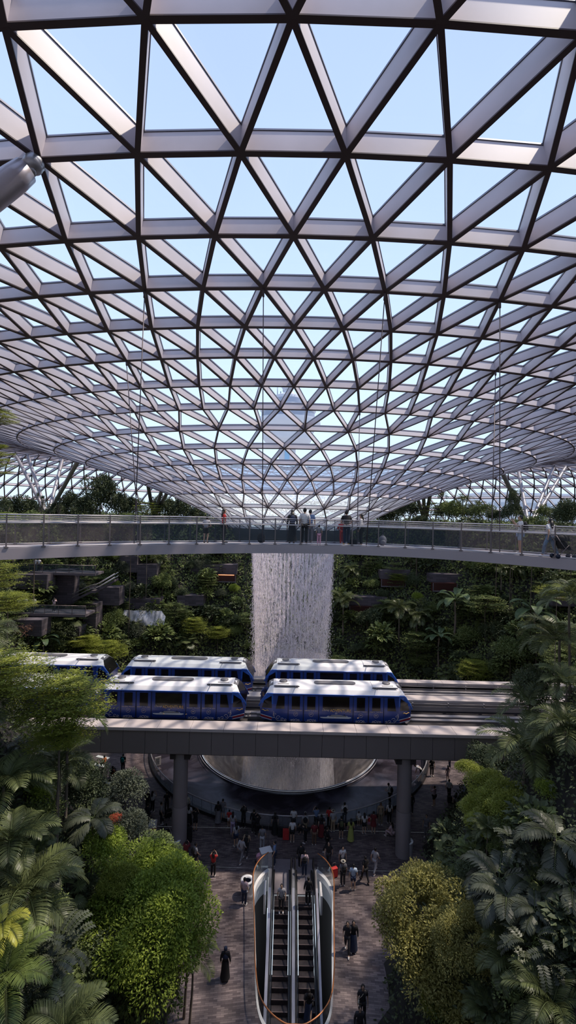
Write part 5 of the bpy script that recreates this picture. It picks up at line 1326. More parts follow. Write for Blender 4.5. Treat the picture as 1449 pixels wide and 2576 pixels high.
# ------------------------------------------------------------ plants
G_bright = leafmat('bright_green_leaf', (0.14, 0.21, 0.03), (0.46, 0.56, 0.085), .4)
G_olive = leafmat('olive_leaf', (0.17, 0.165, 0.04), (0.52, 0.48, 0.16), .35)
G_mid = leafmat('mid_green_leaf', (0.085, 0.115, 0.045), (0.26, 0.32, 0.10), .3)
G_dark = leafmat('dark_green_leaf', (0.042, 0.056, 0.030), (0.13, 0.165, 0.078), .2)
G_palm = leafmat('palm_leaf', (0.062, 0.080, 0.032), (0.175, 0.205, 0.078), .25, .4)
G_grey = leafmat('grey_green_leaf', (.045, .054, .034), (.105, .118, .078), .2, .4)
G_layer = leafmat('light_layered_leaf', (.17, .21, .03), (.44, .48, .09), .4)
G_yellow = leafmat('yellow_palm_leaf', (0.341, 0.368, 0.044), (0.609, 0.580, 0.109), .35, .4)
G_sil = leafmat('silvery_leaf', (0.060, 0.075, 0.048), (0.170, 0.190, 0.125), .2)
G_brown = leafmat('reddish_twig', (0.146, 0.078, 0.055), (0.268, 0.145, 0.098), .1)
M_bark = mat('bark', (.10, .075, .055), .9, 0, .3, 3)
M_barkp = mat('pale_bark', (.20, .16, .13), .9, 0, .25, 4)
G_stem = mat('green_stem', (.09, .12, .04), .6, 0, .2, 4)
def rv(r): 
    while True:
        v = Vector((r.uniform(-1, 1), r.uniform(-1, 1), r.uniform(-1, 1)))
        if .05 < v.length < 1: return v.normalized()
def leaf(q, p, d, nrm, L_, W_, fold=.15, droop=.0):
    s = d.cross(nrm)
    if s.length < 1e-3: return
    s.normalize(); m_ = p+d*(L_*.45)
    b = len(q.v); e_ = p+d*L_-Vector((0, 0, droop*L_))
    q.v += [tuple(p), tuple(m_+s*W_*.5+nrm*fold*W_), tuple(e_), tuple(m_-s*W_*.5+nrm*fold*W_)]
    q.f += [(b, b+1, b+2), (b, b+2, b+3)]; q.m += [0, 0]; q.sm += [False, False]
def clump_crown(seed, n, ls, lumps=16, lr=.42, flat=.85, spread=.62):
    r = random.Random(seed); q = MB(); C = []
    for i in range(lumps):
        v = rv(r); v.z = abs(v.z)*1.0-.25; C.append((v*spread*r.uniform(.6, 1.1), lr*r.uniform(.7, 1.25)))
    for i in range(n):
        c, rad = C[r.randrange(lumps)]; v = rv(r)
        if v.z < -.3 and r.random() < .7: v.z = -v.z
        p = c+v*rad*(r.random()**.25); p.z *= flat
        d = (v+rv(r)*.8+Vector((0, 0, -.15))).normalized(); nn = (v+Vector((0, 0, .9))+rv(r)*.5).normalized()
        leaf(q, p, d, nn, ls*r.uniform(.7, 1.3), ls*r.uniform(.42, .62))
    return q
def layered_crown(seed, n, ls, tiers=5):
    r = random.Random(seed); q = MB(); T_ = []
    for t_ in range(tiers):
        z = -.45+.95*t_/(tiers-1); rad = (1.0-.45*abs(t_-1.5)/tiers)*(1 if t_ < tiers-1 else .55)
        for k_ in range(9):
            a = 2*PI*(k_+r.random())/9; T_.append((a, z+r.uniform(-.06, .06), rad*r.uniform(.6, 1.1)))
    for i in range(n):
        a, z, rad = T_[r.randrange(len(T_))]; u = r.random()**.55; sp = .20*u+.06
        c = Vector((math.cos(a), math.sin(a), 0)); s = Vector((-c.y, c.x, 0))
        p = c*rad*u+s*r.gauss(0, sp)+Vector((0, 0, z+.05*u+r.gauss(0, .022)))
        leaf(q, p, (c*r.uniform(-.2, 1)+s*r.uniform(-1, 1)+Vector((0, 0, .1))).normalized(), (Vector((0, 0, 1))+rv(r)*.35).normalized(), ls*r.uniform(.7, 1.3), ls*.5)
    return q, T_
def trunk_mesh(seed, r0, br=0, top=0.0, hgt_=1.0):      # unit tall trunk from z=-1 to 0
    r = random.Random(seed); q = MB(); x = y = 0; P = []
    for i in range(7): P.append((x, y, -1+i/6*(1+top))); x += r.uniform(-.02, .02); y += r.uniform(-.02, .02)
    q.tube(P, [r0*(1-.45*i/6) for i in range(7)], 8); return q
def limbs(T_, r0):
    q = MB()
    for a, z, rad in T_: q.tube([(0, 0, z-.12), (.5*rad*math.cos(a), .5*rad*math.sin(a), z-.02), (rad*.92*math.cos(a), rad*.92*math.sin(a), z+.03)], [r0, r0*.6, r0*.2], 5)
    return q
def frond_pts(a, el, L_, droop, n=14):
    P = []; p = Vector((0, 0, 0)); e_ = el
    for i in range(n+1):
        P.append(p.copy()); e_ -= droop/n*(.5+i/n); p = p+Vector((math.cos(a)*math.cos(e_), math.sin(a)*math.cos(e_), math.sin(e_)))*(L_/n)
    return P
def feather(q, st, P, r, nl, wl, ww, hang=.5, v=.35):
    n = len(P)-1; st.tube(P, [.012*(1-.8*i/n) for i in range(n+1)], 4)
    for i in range(nl):
        t_ = .12+.86*i/nl; k_ = t_*n; j = min(int(k_), n-1); p = P[j].lerp(P[j+1], k_-j); d = (P[j+1]-P[j]).normalized()
        s = d.cross(Vector((0, 0, 1)))
        if s.length < .1: continue
        s.normalize(); up = s.cross(d); ll = wl*math.sin(PI*(.12+.84*t_))**.7
        for sg in (-1, 1):
            dd = (s*sg*1.0+d*.75+up*v+rv(r)*.08).normalized(); leaf2(q, p, dd, up, ll, ww, hang)
def leaf2(q, p, d, nrm, L_, W_, hang):                  # long leaflet in two bends
    s = d.cross(nrm); s = s.normalized() if s.length > 1e-3 else Vector((1, 0, 0)); b = len(q.v)
    m1 = p+d*L_*.35; m2 = p+d*L_*.72-Vector((0, 0, hang*L_*.16)); e_ = p+d*L_*.95-Vector((0, 0, hang*L_*.45))
    q.v += [tuple(p), tuple(m1+s*W_*.5), tuple(m1-s*W_*.5), tuple(m2+s*W_*.42), tuple(m2-s*W_*.42), tuple(e_)]
    q.f += [(b, b+1, b+2), (b+1, b+3, b+4, b+2), (b+3, b+5, b+4)]; q.m += [0]*3; q.sm += [False]*3
def palm_crown(seed, nf, nl, wl, ww, hang=.5, droop=1.6, el=(.2, 1.35), v=.35):
    r = random.Random(seed); q = MB(); st = MB()
    for i in range(nf):
        a = 2.399*i+r.uniform(-.2, .2); e_ = el[0]+(el[1]-el[0])*(i/nf)+r.uniform(-.1, .1)
        feather(q, st, frond_pts(a, e_, r.uniform(.85, 1.1), droop*r.uniform(.8, 1.2)), r, nl, wl, ww, hang, v)
    return q, st
def fan_crown(seed, nf, rad=.42):
    r = random.Random(seed); q = MB(); st = MB()
    for i in range(nf):
        a = 2.399*i; e_ = -.1+1.3*i/nf; P = frond_pts(a, e_, .62, .7, 6); st.tube(P, .010, 4); c = P[-1]; d = (P[-1]-P[-2]).normalized(); s = d.cross(Vector((0, 0, 1))).normalized(); up = s.cross(d)
        for k_ in range(22):
            an = -2.0+4.0*k_/21; leaf2(q, c, (d*math.cos(an)+s*math.sin(an)+up*.1).normalized(), up, rad*r.uniform(.85, 1.05), .052, .35)
    return q, st
def banana_crown(seed, nf, lw=.17):
    r = random.Random(seed); q = MB(); st = MB()
    for i in range(nf):
        a = 2.399*i+r.uniform(-.2, .2); e_ = .35+1.0*i/nf; P = frond_pts(a, e_, r.uniform(.9, 1.1), 1.9, 12); st.tube(P, [.022*(1-.06*j) for j in range(13)], 5)
        s = Vector((-math.sin(a), math.cos(a), 0)); prev = None
        for j in range(3, 13):
            t_ = (j-3)/9; w_ = lw*math.sin(PI*min(1, .12+.86*t_))**.6*(1 if t_ < .97 else .2); d = (P[min(j+1, 12)]-P[j-1]).normalized(); up = s.cross(d)*-1
            row = [P[j]-s*w_-up*w_*.35*-1, P[j], P[j]+s*w_+up*w_*.35]
            if up.z < 0: row = [P[j]-s*w_-Vector((0, 0, w_*.25)), P[j], P[j]+s*w_-Vector((0, 0, w_*.25))]
            else: row = [P[j]-s*w_+Vector((0, 0, w_*.18)), P[j], P[j]+s*w_+Vector((0, 0, w_*.18))]
            if prev: q.raw([*prev, *row], [(0, 1, 4, 3), (1, 2, 5, 4)], 0, True)
            prev = row
    return q, st
def dracaena(seed):
    r = random.Random(seed); q = MB(); st = MB()
    for k_ in range(5):
        a = k_*1.3; h = r.uniform(.3, 1.0)-.5; c = Vector((.22*math.cos(a)*k_/2, .22*math.sin(a)*k_/2, h)); st.tube([(0, 0, -1), (c.x*.6, c.y*.6, h*.5-.4), c], .022, 5)
        for i in range(46):
            v = rv(r); v.z = v.z*.7+.35; leaf2(q, c, v.normalized(), Vector((0, 0, 1)) if abs(v.z) < .9 else Vector((1, 0, 0)), r.uniform(.32, .45), .03, .5)
    return q, st
def pinnate(seed, nf=34, npair=9, ls=.10):
    r = random.Random(seed); q = MB(); st = MB()
    for i in range(nf):
        a = r.uniform(0, 2*PI); e_ = r.uniform(-.1, 1.2); o_ = rv(r)*.35; P = [p+o_ for p in frond_pts(a, e_, r.uniform(.5, .75), 1.4, 8)]; st.tube(P, .006, 3)
        for k_ in range(npair):
            t_ = .15+.8*k_/npair; kk = t_*8; j = int(kk); p = P[j].lerp(P[j+1], kk-j); d = (P[j+1]-P[j]).normalized(); s = d.cross(Vector((0, 0, 1)))
            if s.length < .1: continue
            s.normalize(); up = s.cross(d)
            for sg in (-1, 1): leaf(q, p, (s*sg+d*.35).normalized(), up, ls*1.5, ls*.75, .05)
    return q, st
def bigleaf(seed, n=170, ls=.34):
    r = random.Random(seed); q = MB()
    for i in range(n):
        v = rv(r); v.z = abs(v.z)*.9; p = Vector((v.x*.75, v.y*.75, v.z*.7))*(r.random()**.4); leaf(q, p, (v+rv(r)*.5).normalized(), (Vector((0, 0, 1))+v*.5).normalized(), ls*r.uniform(.7, 1.2), ls*.6, .1, .25)
    return q
def twiggy(seed):
    r = random.Random(seed); q = MB()
    def br(p, d, L_, rr_, dep):
        e_ = p+d*L_; q.tube([p, e_], [rr_, rr_*.6], 4, cap=False)
        if dep:
            for k_ in range(3): br(e_, (d+rv(r)*.75+Vector((0, 0, .05))).normalized(), L_*.72, rr_*.6, dep-1)
    for k_ in range(6): a = k_*PI/3; br(Vector((0, 0, -.3)), Vector((math.cos(a), math.sin(a), .7)).normalized(), .36, .035, 4)
    return q
PK = {}
def reg(kind, crown, m, trunk=None, tm=None, stem=None, sm=None, tname='trunk', cname='foliage'):
    PK.setdefault(kind, []).append(dict(c=crown.mesh(kind, m), t=trunk.mesh('trunk', tm or M_bark) if trunk else None, s=stem.mesh('stems', sm or M_bark) if stem else None, cn=cname, tn=tname))
reg('fine_bright', clump_crown(1, 52000, .038, 44, .26, .95, .72), G_bright, trunk_mesh(1, .035))
reg('fine_olive', clump_crown(2, 21000, .048, 46, .24, .95, .74), G_olive, trunk_mesh(2, .035))
for s in (3, 4): reg('small_tree', clump_crown(s, 3800, .10, 15), G_mid, trunk_mesh(s, .03))
for s in (5, 6): reg('dark_tree', clump_crown(s, 6000, .085, 15, .38, 1.0), G_dark, trunk_mesh(s, .035))
reg('silvery_tree', clump_crown(7, 5000, .085, 16), G_sil, trunk_mesh(7, .03))
reg('bright_bush', clump_crown(8, 5000, .085, 12), G_bright)
reg('light_bush', clump_crown(9, 9000, .060, 16, .36, .7), G_layer)
for s in (10, 11):
    q, T_ = layered_crown(s, 10000, .052); reg('layered_tree', q, G_layer, trunk_mesh(s, .022), M_barkp, limbs(T_, .016), M_barkp)
for s in (12, 13):
    q, T_ = layered_crown(s, 3000, .085, 4); reg('layered_mid', q, G_mid, trunk_mesh(s, .022), M_barkp, limbs(T_, .016), M_barkp)
for s in (14, 15, 16): q, st = palm_crown(s, 15, 58, .36, .015, .55); reg('feather_palm', q, G_palm, trunk_mesh(s, .045), M_barkp, st, G_stem, cname='fronds')
for s in (17, 18): q, st = palm_crown(s, 10, 24, .35, .062, .75, 1.7, (.0, 1.1), .1); reg('broad_palm', q, G_grey, trunk_mesh(s, .04), M_barkp, st, G_stem, cname='fronds')
q, st = palm_crown(19, 9, 44, .34, .024, .5, 1.8, (.2, 1.2), .25); reg('yellow_palm', q, G_yellow, None, None, st, G_stem, cname='fronds')
q, st = palm_crown(29, 12, 50, .38, .019, .5, 1.7, (.1, 1.3), .3); reg('green_palm', q, leafmat('fresh_palm_leaf', (0.080, 0.120, 0.030), (0.210, 0.270, 0.075), .3, .4), trunk_mesh(29, .04), M_barkp, st, G_stem, cname='fronds')
for s in (20, 21): q, st = fan_crown(s, 13); reg('fan_palm', q, G_palm, trunk_mesh(s, .04), M_bark, st, G_stem, cname='fans')
for s in (22, 23): q, st = banana_crown(s, 9); reg('banana', q, leafmat('banana_leaf', (0.073, 0.123, 0.055), (0.207, 0.279, 0.131), .3, .4), trunk_mesh(s, .05), M_barkp, st, G_stem, cname='leaves')
q, st = dracaena(24); reg('dracaena', q, G_dark, None, None, st, M_barkp)
for s in (25, 26): q, st = pinnate(s); reg('pinnate', q, G_grey, None, None, st, G_stem)
for s in (27, 28): reg('bigleaf', bigleaf(s), G_mid)
reg('bigleaf_dark', bigleaf(33), G_dark)
reg('twiggy', twiggy(30), G_brown, trunk_mesh(31, .04), M_bark)
reg('red_bush', clump_crown(32, 900, .10, 8), leafmat('red_leaf', (0.305, 0.033, 0.022), (0.609, 0.134, 0.055), .2))
NAME = dict(fine_bright='tree', fine_olive='tree', small_tree='tree', dark_tree='tree', silvery_tree='tree', bright_bush='bush', light_bush='bush', layered_tree='tree', layered_mid='tree',
    feather_palm='palm', broad_palm='palm', yellow_palm='palm', green_palm='palm', fan_palm='fan_palm', banana='banana_plant', dracaena='dracaena', pinnate='bush', bigleaf='leafy_plant', bigleaf_dark='leafy_plant', twiggy='bare_tree', red_bush='bush')
KD = dict(fine_bright='bright green fine-leaved', fine_olive='olive-yellow airy', small_tree='mid green rounded', dark_tree='dark dense', silvery_tree='silvery grey-green', bright_bush='fresh yellow-green', light_bush='light green small-leaved',
    layered_tree='light green flat-layered', layered_mid='mid green flat-layered', feather_palm='feather-leaved green', broad_palm='grey-green broad-leaved', yellow_palm='yellow-green young', green_palm='fresh green', fan_palm='spiky', banana='big-leaved', dracaena='spiky', pinnate='blue-green compound-leaved', bigleaf='large-leaved green', bigleaf_dark='large-leaved dark', twiggy='reddish twiggy', red_bush='red-leaved')
def plant(kind, c, r, where=None, group=None, zs=1.0, label=None, var=None):
    """crown centre c, crown radius r"""
    V_ = PK[kind]; v = V_[R.randrange(len(V_)) if var is None else var % len(V_)]
    g = min(ground(c.x, c.y), c.z-.2*r); L_ = c.z-g
    nm = NAME[kind]; cat = nm.replace('_', ' ')
    if not label: label = '%s %s %s' % (KD[kind], 'leafy plant' if nm == 'leafy_plant' else 'fan palm' if nm == 'fan_palm' else 'banana plant' if nm == 'banana_plant' else 'tree' if nm == 'bare_tree' else nm, where)
    t = thing(nm, label, cat, (c.x, c.y, g), R.random()*6.28, group)
    o = link(v['cn'], v['c'], t); o.location = (0, 0, L_); o.scale = (r, r, r*zs)
    if v['t'] and L_ > .3: k_ = link(v['tn'], v['t'], t); k_.location = (0, 0, L_); k_.scale = (r, r, L_)
    if v['s']: k_ = link('stems' if v['t'] else 'stem', v['s'], t); k_.location = (0, 0, L_); k_.scale = (r, r, r*zs)
    return t
def pp(kind, px, py, rpx, Y, where, zs=1.0, **k): return plant(kind, at(px, py, Y), rpx*Y/F, where, None, zs, **k)
FG = [
 ('fine_bright',392,2298,188,21.2,'filling the lower left foreground',1.05),('small_tree',400,2130,62,24,'at the top of the bright tree, bluish',.7),
 ('bright_bush',262,2135,72,22,'standing above the bright tree at left',1.1),('light_bush',300,2215,60,21,'in the gap left of the bright tree',1.2),
 ('layered_tree',150,1755,150,21.5,'spreading in front of the train at left',.55),('layered_tree',-10,1690,150,20,'reaching in from the left edge over the train roofs',.45),
 ('layered_tree',150,1850,90,21,'just under the viaduct edge at left',.35),('green_palm',170,1790,115,22.5,'behind the layered tree in front of the train',1),
 ('feather_palm',15,1975,130,19,'at the left edge below the viaduct',1),('feather_palm',150,1925,100,23,'with drooping fronds under the viaduct at left',1),
 ('feather_palm',-5,1760,110,21,'at the left edge level with the train',1),('feather_palm',-25,1600,75,26,'peeking in at the left edge above the train',1),
 ('feather_palm',60,2250,160,16.5,'with long fronds sweeping right at lower left',1),('feather_palm',25,2120,120,17,'at the left edge with tangled fronds',1),
 ('broad_palm',235,2060,85,22.5,'below the grey-leaved tree at left',1),('broad_palm',120,2180,85,18.5,'among the undergrowth at left',1),('fan_palm',110,2100,45,20,'in the undergrowth at left',1),
 ('pinnate',130,2395,115,15,'at lower left beside the bright tree',1),('pinnate',110,2500,100,14,'near the bottom left corner',1),('yellow_palm',5,2330,75,14,'at the left edge, partly yellow',1),
 ('green_palm',15,2460,130,13.5,'in the bottom left corner',1),('feather_palm',160,2600,140,13,'rising from the bottom edge at left',1),
 ('silvery_tree',318,1985,62,29,'standing before the tables at left',1.1),('silvery_tree',335,2085,62,26,'below the tables, left of the pier',1.1),('red_bush',290,2062,26,26,'under the silvery tree at left',.8),
 ('feather_palm',468,2320,78,22.5,'poking out right of the bright tree, upper one',1),('feather_palm',480,2400,78,22,'poking out right of the bright tree, lower one',1),('feather_palm',450,2230,50,23.5,'behind the top right of the bright tree',1),
 ('small_tree',370,2500,90,20.5,'beneath the bright tree at the bottom',1.2),('dark_tree',250,2450,90,19,'in the shade left of the bright tree trunk',1.2),('bright_bush',100,1985,55,22,'beside the viaduct at left',1.3),
 ('bright_bush',20,2080,45,20,'under the edge palms at left',1),('dark_tree',215,1985,70,25,'in deep shade below the viaduct at left',1.2),
 ('fine_olive',1065,2290,150,21.5,'filling the lower right foreground',1.0),('fine_olive',1130,2440,150,20,'below its twin in the lower right foreground',1.0),
 ('fine_olive',1190,2360,115,18.8,'rightmost of the three in the lower right foreground',1.0),
 ('broad_palm',1255,2215,125,19.5,'with wide pleated fronds right of the olive tree',1),('broad_palm',1400,2110,115,18.5,'reaching in from the right edge above the pleated one',1),
 ('broad_palm',1275,2260,110,18,'with one frond hanging beside the olive tree',1),('broad_palm',1440,2235,100,17,'at the right edge in the lower garden',1),('broad_palm',1345,2290,75,17,'small, in the middle of the lower right garden',1),
 ('feather_palm',1320,1880,120,24,'arching over the viaduct end at right',1),('feather_palm',1330,1775,90,26,'in front of the tracks at right',1),('feather_palm',1430,1840,120,22,'at the right edge beside the viaduct',1),
 ('feather_palm',1400,1610,110,27,'tall and dark at the upper right edge',1),('feather_palm',1440,1500,90,26,'topmost at the right edge below the bridge',1),('feather_palm',1420,1720,80,24,'dark, right of the tracks',1),
 ('light_bush',1225,1975,75,27,'nearest the sunlit floor at right',.8),('light_bush',1290,2010,95,24,'sloping down below the viaduct at right',.8),('light_bush',1245,2075,80,23.5,'lowest of the light hedge at right',.8),('light_bush',1360,2065,90,22.5,'right part of the light hedge',.8),('light_bush',1185,1940,50,29,'tip of the light hedge by the viaduct',.8),
 ('light_bush',1305,2035,90,22.5,'in the middle of the light hedge',.8),('light_bush',1395,2045,80,21.5,'at the right end of the light hedge',.8),('light_bush',1205,2030,60,25.5,'beside the seated people at the floor edge',.8),
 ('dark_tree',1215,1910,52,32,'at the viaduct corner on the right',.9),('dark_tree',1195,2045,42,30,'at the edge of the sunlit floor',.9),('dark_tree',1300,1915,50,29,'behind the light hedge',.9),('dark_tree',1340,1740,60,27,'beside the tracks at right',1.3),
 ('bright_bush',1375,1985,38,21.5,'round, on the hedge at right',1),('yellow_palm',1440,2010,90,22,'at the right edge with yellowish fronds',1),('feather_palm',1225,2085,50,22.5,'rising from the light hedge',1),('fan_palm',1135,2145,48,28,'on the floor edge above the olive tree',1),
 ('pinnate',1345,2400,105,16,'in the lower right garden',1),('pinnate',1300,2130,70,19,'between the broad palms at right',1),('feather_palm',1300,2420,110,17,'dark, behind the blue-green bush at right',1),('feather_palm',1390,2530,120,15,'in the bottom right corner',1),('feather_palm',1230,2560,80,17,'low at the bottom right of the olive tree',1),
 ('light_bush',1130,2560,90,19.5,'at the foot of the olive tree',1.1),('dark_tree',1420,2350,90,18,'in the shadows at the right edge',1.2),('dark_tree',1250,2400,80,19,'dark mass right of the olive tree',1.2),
 ('layered_tree',1400,1490,60,38,'with bright leaves by the right edge under the bridge',.5),('layered_tree',-15,1445,75,30,'at the left edge just under the bridge',.9),('layered_tree',-5,1160,42,22,'twig tips at the left edge in front of the roof',1.6),('layered_tree',0,1050,48,22,'upper twig tips at the left edge before the roof',.7),
 ('layered_tree',20,1515,75,42,'at the left, above the lower walkway',.5),
]
for k_, px, py, rp_, Y, wh, zs in FG: pp(k_, px, py, rp_, Y, wh, zs)
MG = [
 ('bigleaf',100,1482,46,'hanging over the wall at upper left',1),('small_tree',272,1500,26,'tall and narrow on the left terrace',2.0),('bright_bush',285,1470,20,'on top of the narrow column at left',1.2),('small_tree',290,1560,30,'under the narrow column at left',1.3),
 ('fan_palm',175,1556,44,'in a planter on the left terrace',1),('twiggy',72,1582,46,'above the lower left terrace',.7),('fan_palm',336,1566,24,'in front of the silver sheet',1),('layered_mid',210,1530,44,'on the left terrace under the walkway',.6),
 ('layered_mid',440,1535,40,'right of the silver sheet',.7),('layered_tree',488,1572,40,'in the middle left of the slope',.7),('layered_mid',522,1462,32,'below the shopfront at left',.6),('layered_tree',548,1590,36,'above the far train at left',.6),('layered_mid',622,1556,34,'beside the waterfall on its left',.6),
 ('bright_bush',588,1480,16,'small, just left of the waterfall',1.2),('layered_tree',262,1634,66,'just behind the far train at left',.45),('layered_tree',215,1610,46,'behind the far train at the left end',.4),('bigleaf',400,1600,44,'behind the far train',1),('fan_palm',470,1612,34,'behind the far train in the middle left',1),
 ('banana',110,1612,44,'behind the far train at far left',1),('bigleaf',520,1450,30,'under the stone band at left',1),('small_tree',410,1465,36,'on the left slope below the bridge',1),('feather_palm',395,1408,34,'tucked directly under the bridge at left',1),
 ('feather_palm',865,1512,50,'right beside the waterfall',1),('feather_palm',1005,1532,50,'on the right slope, first from the waterfall side',1),('feather_palm',1052,1552,44,'beside its twin on the right slope',1),('banana',1146,1512,66,'tall with paddle leaves on the right slope',1),('banana',1345,1540,78,'large, at upper right',1),
 ('layered_mid',1050,1612,46,'on a thin trunk behind the far train',.7),('layered_mid',1222,1520,62,'wide, between the two banana plants',.5),('layered_tree',1000,1452,28,'by the stone band right of the waterfall',.5),('bright_bush',1050,1502,20,'round, on the right slope',1),('small_tree',1082,1532,26,'beside the round bush on the right slope',1),
 ('banana',1105,1602,46,'short, below the tall banana plant',1),('feather_palm',1262,1432,38,'just below the bridge at right',1),('layered_tree',1195,1682,52,'bright, just behind the tracks at right',.6),('small_tree',1285,1640,50,'behind the tracks at right',1),('silvery_tree',1208,1428,24,'with bluish leaves just under the bridge at right',1),
 ('bigleaf',960,1600,46,'behind the far train at right',1),('fan_palm',1122,1692,28,'low behind the tracks at right',1),('dark_tree',925,1560,40,'on the slope right of the waterfall',1),('layered_mid',1350,1600,56,'right of the slope above the tracks',.5),('bigleaf',1300,1590,36,'on the right slope above the tracks',1),
]
for k_, px, py, rp_, wh, zs in MG:
    h_ = hit(px, py+rp_*.3, 46 if 130 < px < 1300 else 40); Y = h_.y-rp_*h_.y/F*.9
    pp(k_, px, py, rp_, Y, wh, zs)
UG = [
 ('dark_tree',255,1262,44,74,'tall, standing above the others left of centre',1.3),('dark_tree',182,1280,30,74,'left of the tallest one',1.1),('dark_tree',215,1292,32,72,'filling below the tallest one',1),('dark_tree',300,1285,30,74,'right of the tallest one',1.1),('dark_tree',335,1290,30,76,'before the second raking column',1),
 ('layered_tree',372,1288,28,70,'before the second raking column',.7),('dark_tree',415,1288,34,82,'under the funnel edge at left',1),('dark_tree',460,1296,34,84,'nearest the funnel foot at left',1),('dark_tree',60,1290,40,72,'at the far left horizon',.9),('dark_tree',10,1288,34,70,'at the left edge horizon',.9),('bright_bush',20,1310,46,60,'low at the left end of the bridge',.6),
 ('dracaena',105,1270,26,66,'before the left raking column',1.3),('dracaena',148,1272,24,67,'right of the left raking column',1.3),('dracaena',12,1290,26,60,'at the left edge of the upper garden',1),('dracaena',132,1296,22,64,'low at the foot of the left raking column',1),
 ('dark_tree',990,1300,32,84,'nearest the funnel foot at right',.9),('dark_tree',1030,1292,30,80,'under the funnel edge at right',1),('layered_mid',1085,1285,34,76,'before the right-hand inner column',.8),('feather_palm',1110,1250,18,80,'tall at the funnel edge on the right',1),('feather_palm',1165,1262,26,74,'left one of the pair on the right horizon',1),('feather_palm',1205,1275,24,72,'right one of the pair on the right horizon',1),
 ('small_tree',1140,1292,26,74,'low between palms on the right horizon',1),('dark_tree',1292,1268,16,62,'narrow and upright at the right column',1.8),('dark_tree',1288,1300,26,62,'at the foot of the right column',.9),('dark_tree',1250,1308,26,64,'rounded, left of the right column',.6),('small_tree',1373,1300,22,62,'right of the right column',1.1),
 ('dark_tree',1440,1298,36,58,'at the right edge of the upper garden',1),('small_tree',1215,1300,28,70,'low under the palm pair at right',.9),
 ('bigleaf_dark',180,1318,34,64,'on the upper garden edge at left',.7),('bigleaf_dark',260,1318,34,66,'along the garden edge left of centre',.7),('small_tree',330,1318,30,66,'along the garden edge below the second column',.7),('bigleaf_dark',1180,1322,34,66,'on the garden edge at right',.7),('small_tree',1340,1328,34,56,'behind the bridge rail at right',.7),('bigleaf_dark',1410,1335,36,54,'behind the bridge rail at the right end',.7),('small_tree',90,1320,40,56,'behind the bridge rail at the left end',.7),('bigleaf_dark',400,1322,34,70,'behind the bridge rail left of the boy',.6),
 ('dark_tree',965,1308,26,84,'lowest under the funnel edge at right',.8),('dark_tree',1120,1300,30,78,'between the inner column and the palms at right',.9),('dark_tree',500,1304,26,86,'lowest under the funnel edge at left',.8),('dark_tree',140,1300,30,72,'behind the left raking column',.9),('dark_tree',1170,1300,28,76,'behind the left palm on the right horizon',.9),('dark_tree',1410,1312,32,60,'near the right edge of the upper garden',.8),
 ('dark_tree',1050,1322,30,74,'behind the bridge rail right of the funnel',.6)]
for k_, px, py, rp_, Y, wh, zs in UG: pp(k_, px, py-(8 if 'tree' in k_ else 3), rp_*(1.35 if 'tree' in k_ else 1.1), Y, wh, zs)
# filler planting: groups whose members nothing in the photo tells apart
used_labels = set()
def filler(n, box, kinds, rr_, label, group, seed, ymin, cols, rows, ex=None):
    r = random.Random(seed); m_ = 0
    for i in range(n*3):
        if m_ >= n: break
        px = r.uniform(box[0], box[1]); py = r.uniform(box[2], box[3])
        if ex and ex(px, py): continue
        h_ = hit(px, py, ymin)
        if h_.y > 108 or gdist(h_.x, h_.y) <= .3: continue
        rad = r.uniform(*rr_); k_ = kinds[r.randrange(len(kinds))]
        c = Vector((h_.x, h_.y-.2*rad, max(h_.z, ground(h_.x, h_.y))+rad*.55))
        fx = (px-box[0])/(box[1]-box[0]); fy = (py-box[2])/(box[3]-box[2])
        cw = cols[min(len(cols)-1, int(fx*len(cols)))]; rw = rows[min(len(rows)-1, int(fy*len(rows)))]; sz = 'small' if rad < (rr_[0]+rr_[1])/2 else 'large'
        lb = '%s %s %s, %s, %s' % (sz, KD[k_], label, rw, cw)
        if lb in used_labels: continue
        used_labels.add(lb); plant(k_, c, rad, group=group, label=lb, zs=r.uniform(.7, 1.1)); m_ += 1
wf = lambda x, y: 600 < x < 860
filler(95, (0, 600, 1395, 1650), ['small_tree','dark_tree','bigleaf','bigleaf','layered_mid','bigleaf_dark','silvery_tree'], (1.0, 2.2), 'slope plant', 'slope planting left of the waterfall', 1, 44, ('at the left edge', 'under the left walkways', 'around the silver sheet', 'left of the shopfront', 'beside the waterfall on its left'), ('high under the footbridge', 'halfway down', 'low above the trains'))
filler(105, (840, 1449, 1400, 1715), ['small_tree','dark_tree','bigleaf','layered_mid','layered_mid','bigleaf_dark','feather_palm'], (1.0, 2.3), 'slope plant', 'slope planting right of the waterfall', 2, 44, ('beside the waterfall on its right', 'near the stone bands', 'around the tall banana plant', 'between the banana plants', 'towards the right edge'), ('high under the footbridge', 'upper middle', 'lower middle', 'low by the tracks'))
filler(16, (560, 860, 1560, 1700), ['bigleaf_dark','dark_tree','small_tree'], (.8, 1.4), 'plant', 'planting behind the waterfall', 3, 60, ('left of the waterfall foot', 'behind the waterfall foot', 'right of the waterfall foot'), ('upper', 'lower'))
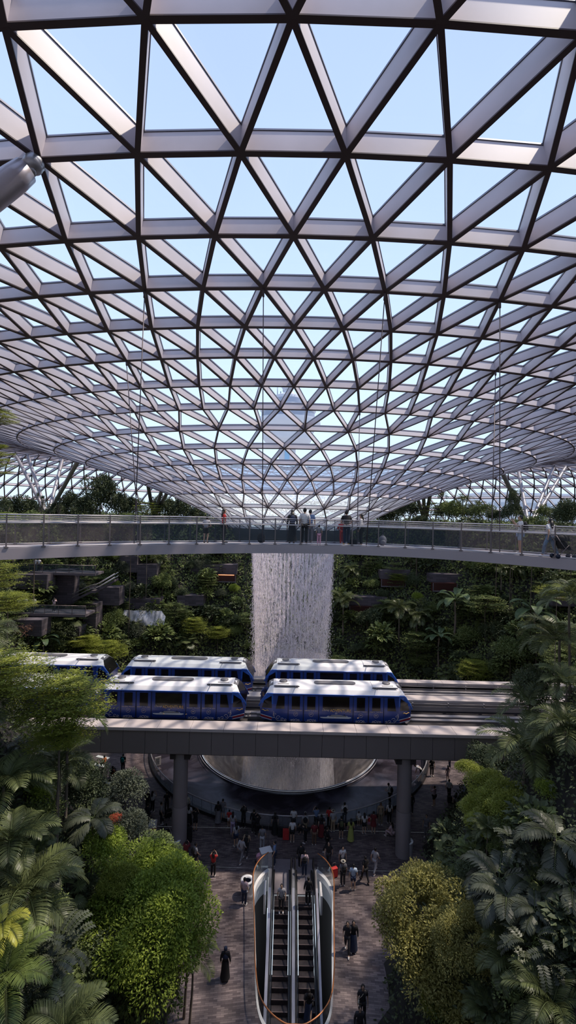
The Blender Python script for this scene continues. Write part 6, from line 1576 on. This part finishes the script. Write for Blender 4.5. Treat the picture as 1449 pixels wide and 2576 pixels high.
filler(60, (0, 420, 1900, 2576), ['small_tree','bigleaf','bigleaf_dark','dark_tree','pinnate','fan_palm'], (.6, 1.3), 'undergrowth', 'undergrowth at lower left', 4, 11, ('at the left edge', 'left of the bright tree', 'under the bright tree'), ('by the viaduct', 'below the viaduct', 'lower left', 'near the bottom left'))
filler(60, (1060, 1449, 2110, 2576), ['bigleaf_dark','dark_tree','small_tree','bigleaf','bigleaf_dark','fan_palm'], (.6, 1.3), 'undergrowth', 'undergrowth at lower right', 5, 11, ('beside the floor', 'right of the olive tree', 'at the right edge'), ('below the light hedge', 'level with the broad palms', 'lower right', 'near the bottom right'))
# leaf cover over soil and walls
def ivy(name, n, xr, yr, ls, m, label, seed, off=.25):
    r = random.Random(seed); q = MB(); k_ = 0; cache = {}
    while k_ < n:
        x = r.uniform(*xr); y = r.uniform(*yr); cx, cy = round(x*2)/2, round(y*2)/2
        if (cx, cy) not in cache:
            d = gdist(cx, cy); g = ground(cx, cy); cache[cx, cy] = (d, g, (ground(cx+.5, cy)-g)*2, (ground(cx, cy+.5)-g)*2)
        d, g, gx, gy = cache[cx, cy]
        if d <= (.4 if y > 42 else .05) or (g > -1.8 and r.random() < .5): k_ += .02; continue
        z = g+gx*(x-cx)+gy*(y-cy); nn = Vector((-gx, -gy, 1)).normalized(); p = Vector((x, y, z))+nn*off*r.random()*(1+2*noise.noise(Vector((x*.5, y*.5, z*.5))))
        v = (rv(r)+nn*.4).normalized(); leaf(q, p, v, (nn+rv(r)*.5).normalized(), ls*r.uniform(.6, 1.3), ls*.6); k_ += 1
    o = q.build(name, m); tag(o, label, 'leaf cover', kind='stuff'); return o
ivy('leaf_cover', 60000, (-45, 45), (44, 90), .42, G_mid, 'mixed green leaf cover over the terraces around the waterfall', 1, .5)
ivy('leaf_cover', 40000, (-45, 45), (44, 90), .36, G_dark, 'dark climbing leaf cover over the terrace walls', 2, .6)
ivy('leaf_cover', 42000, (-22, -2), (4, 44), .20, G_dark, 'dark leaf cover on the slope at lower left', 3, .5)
ivy('leaf_cover', 42000, (2, 22), (4, 44), .20, G_dark, 'dark leaf cover on the slope at lower right', 4, .5)
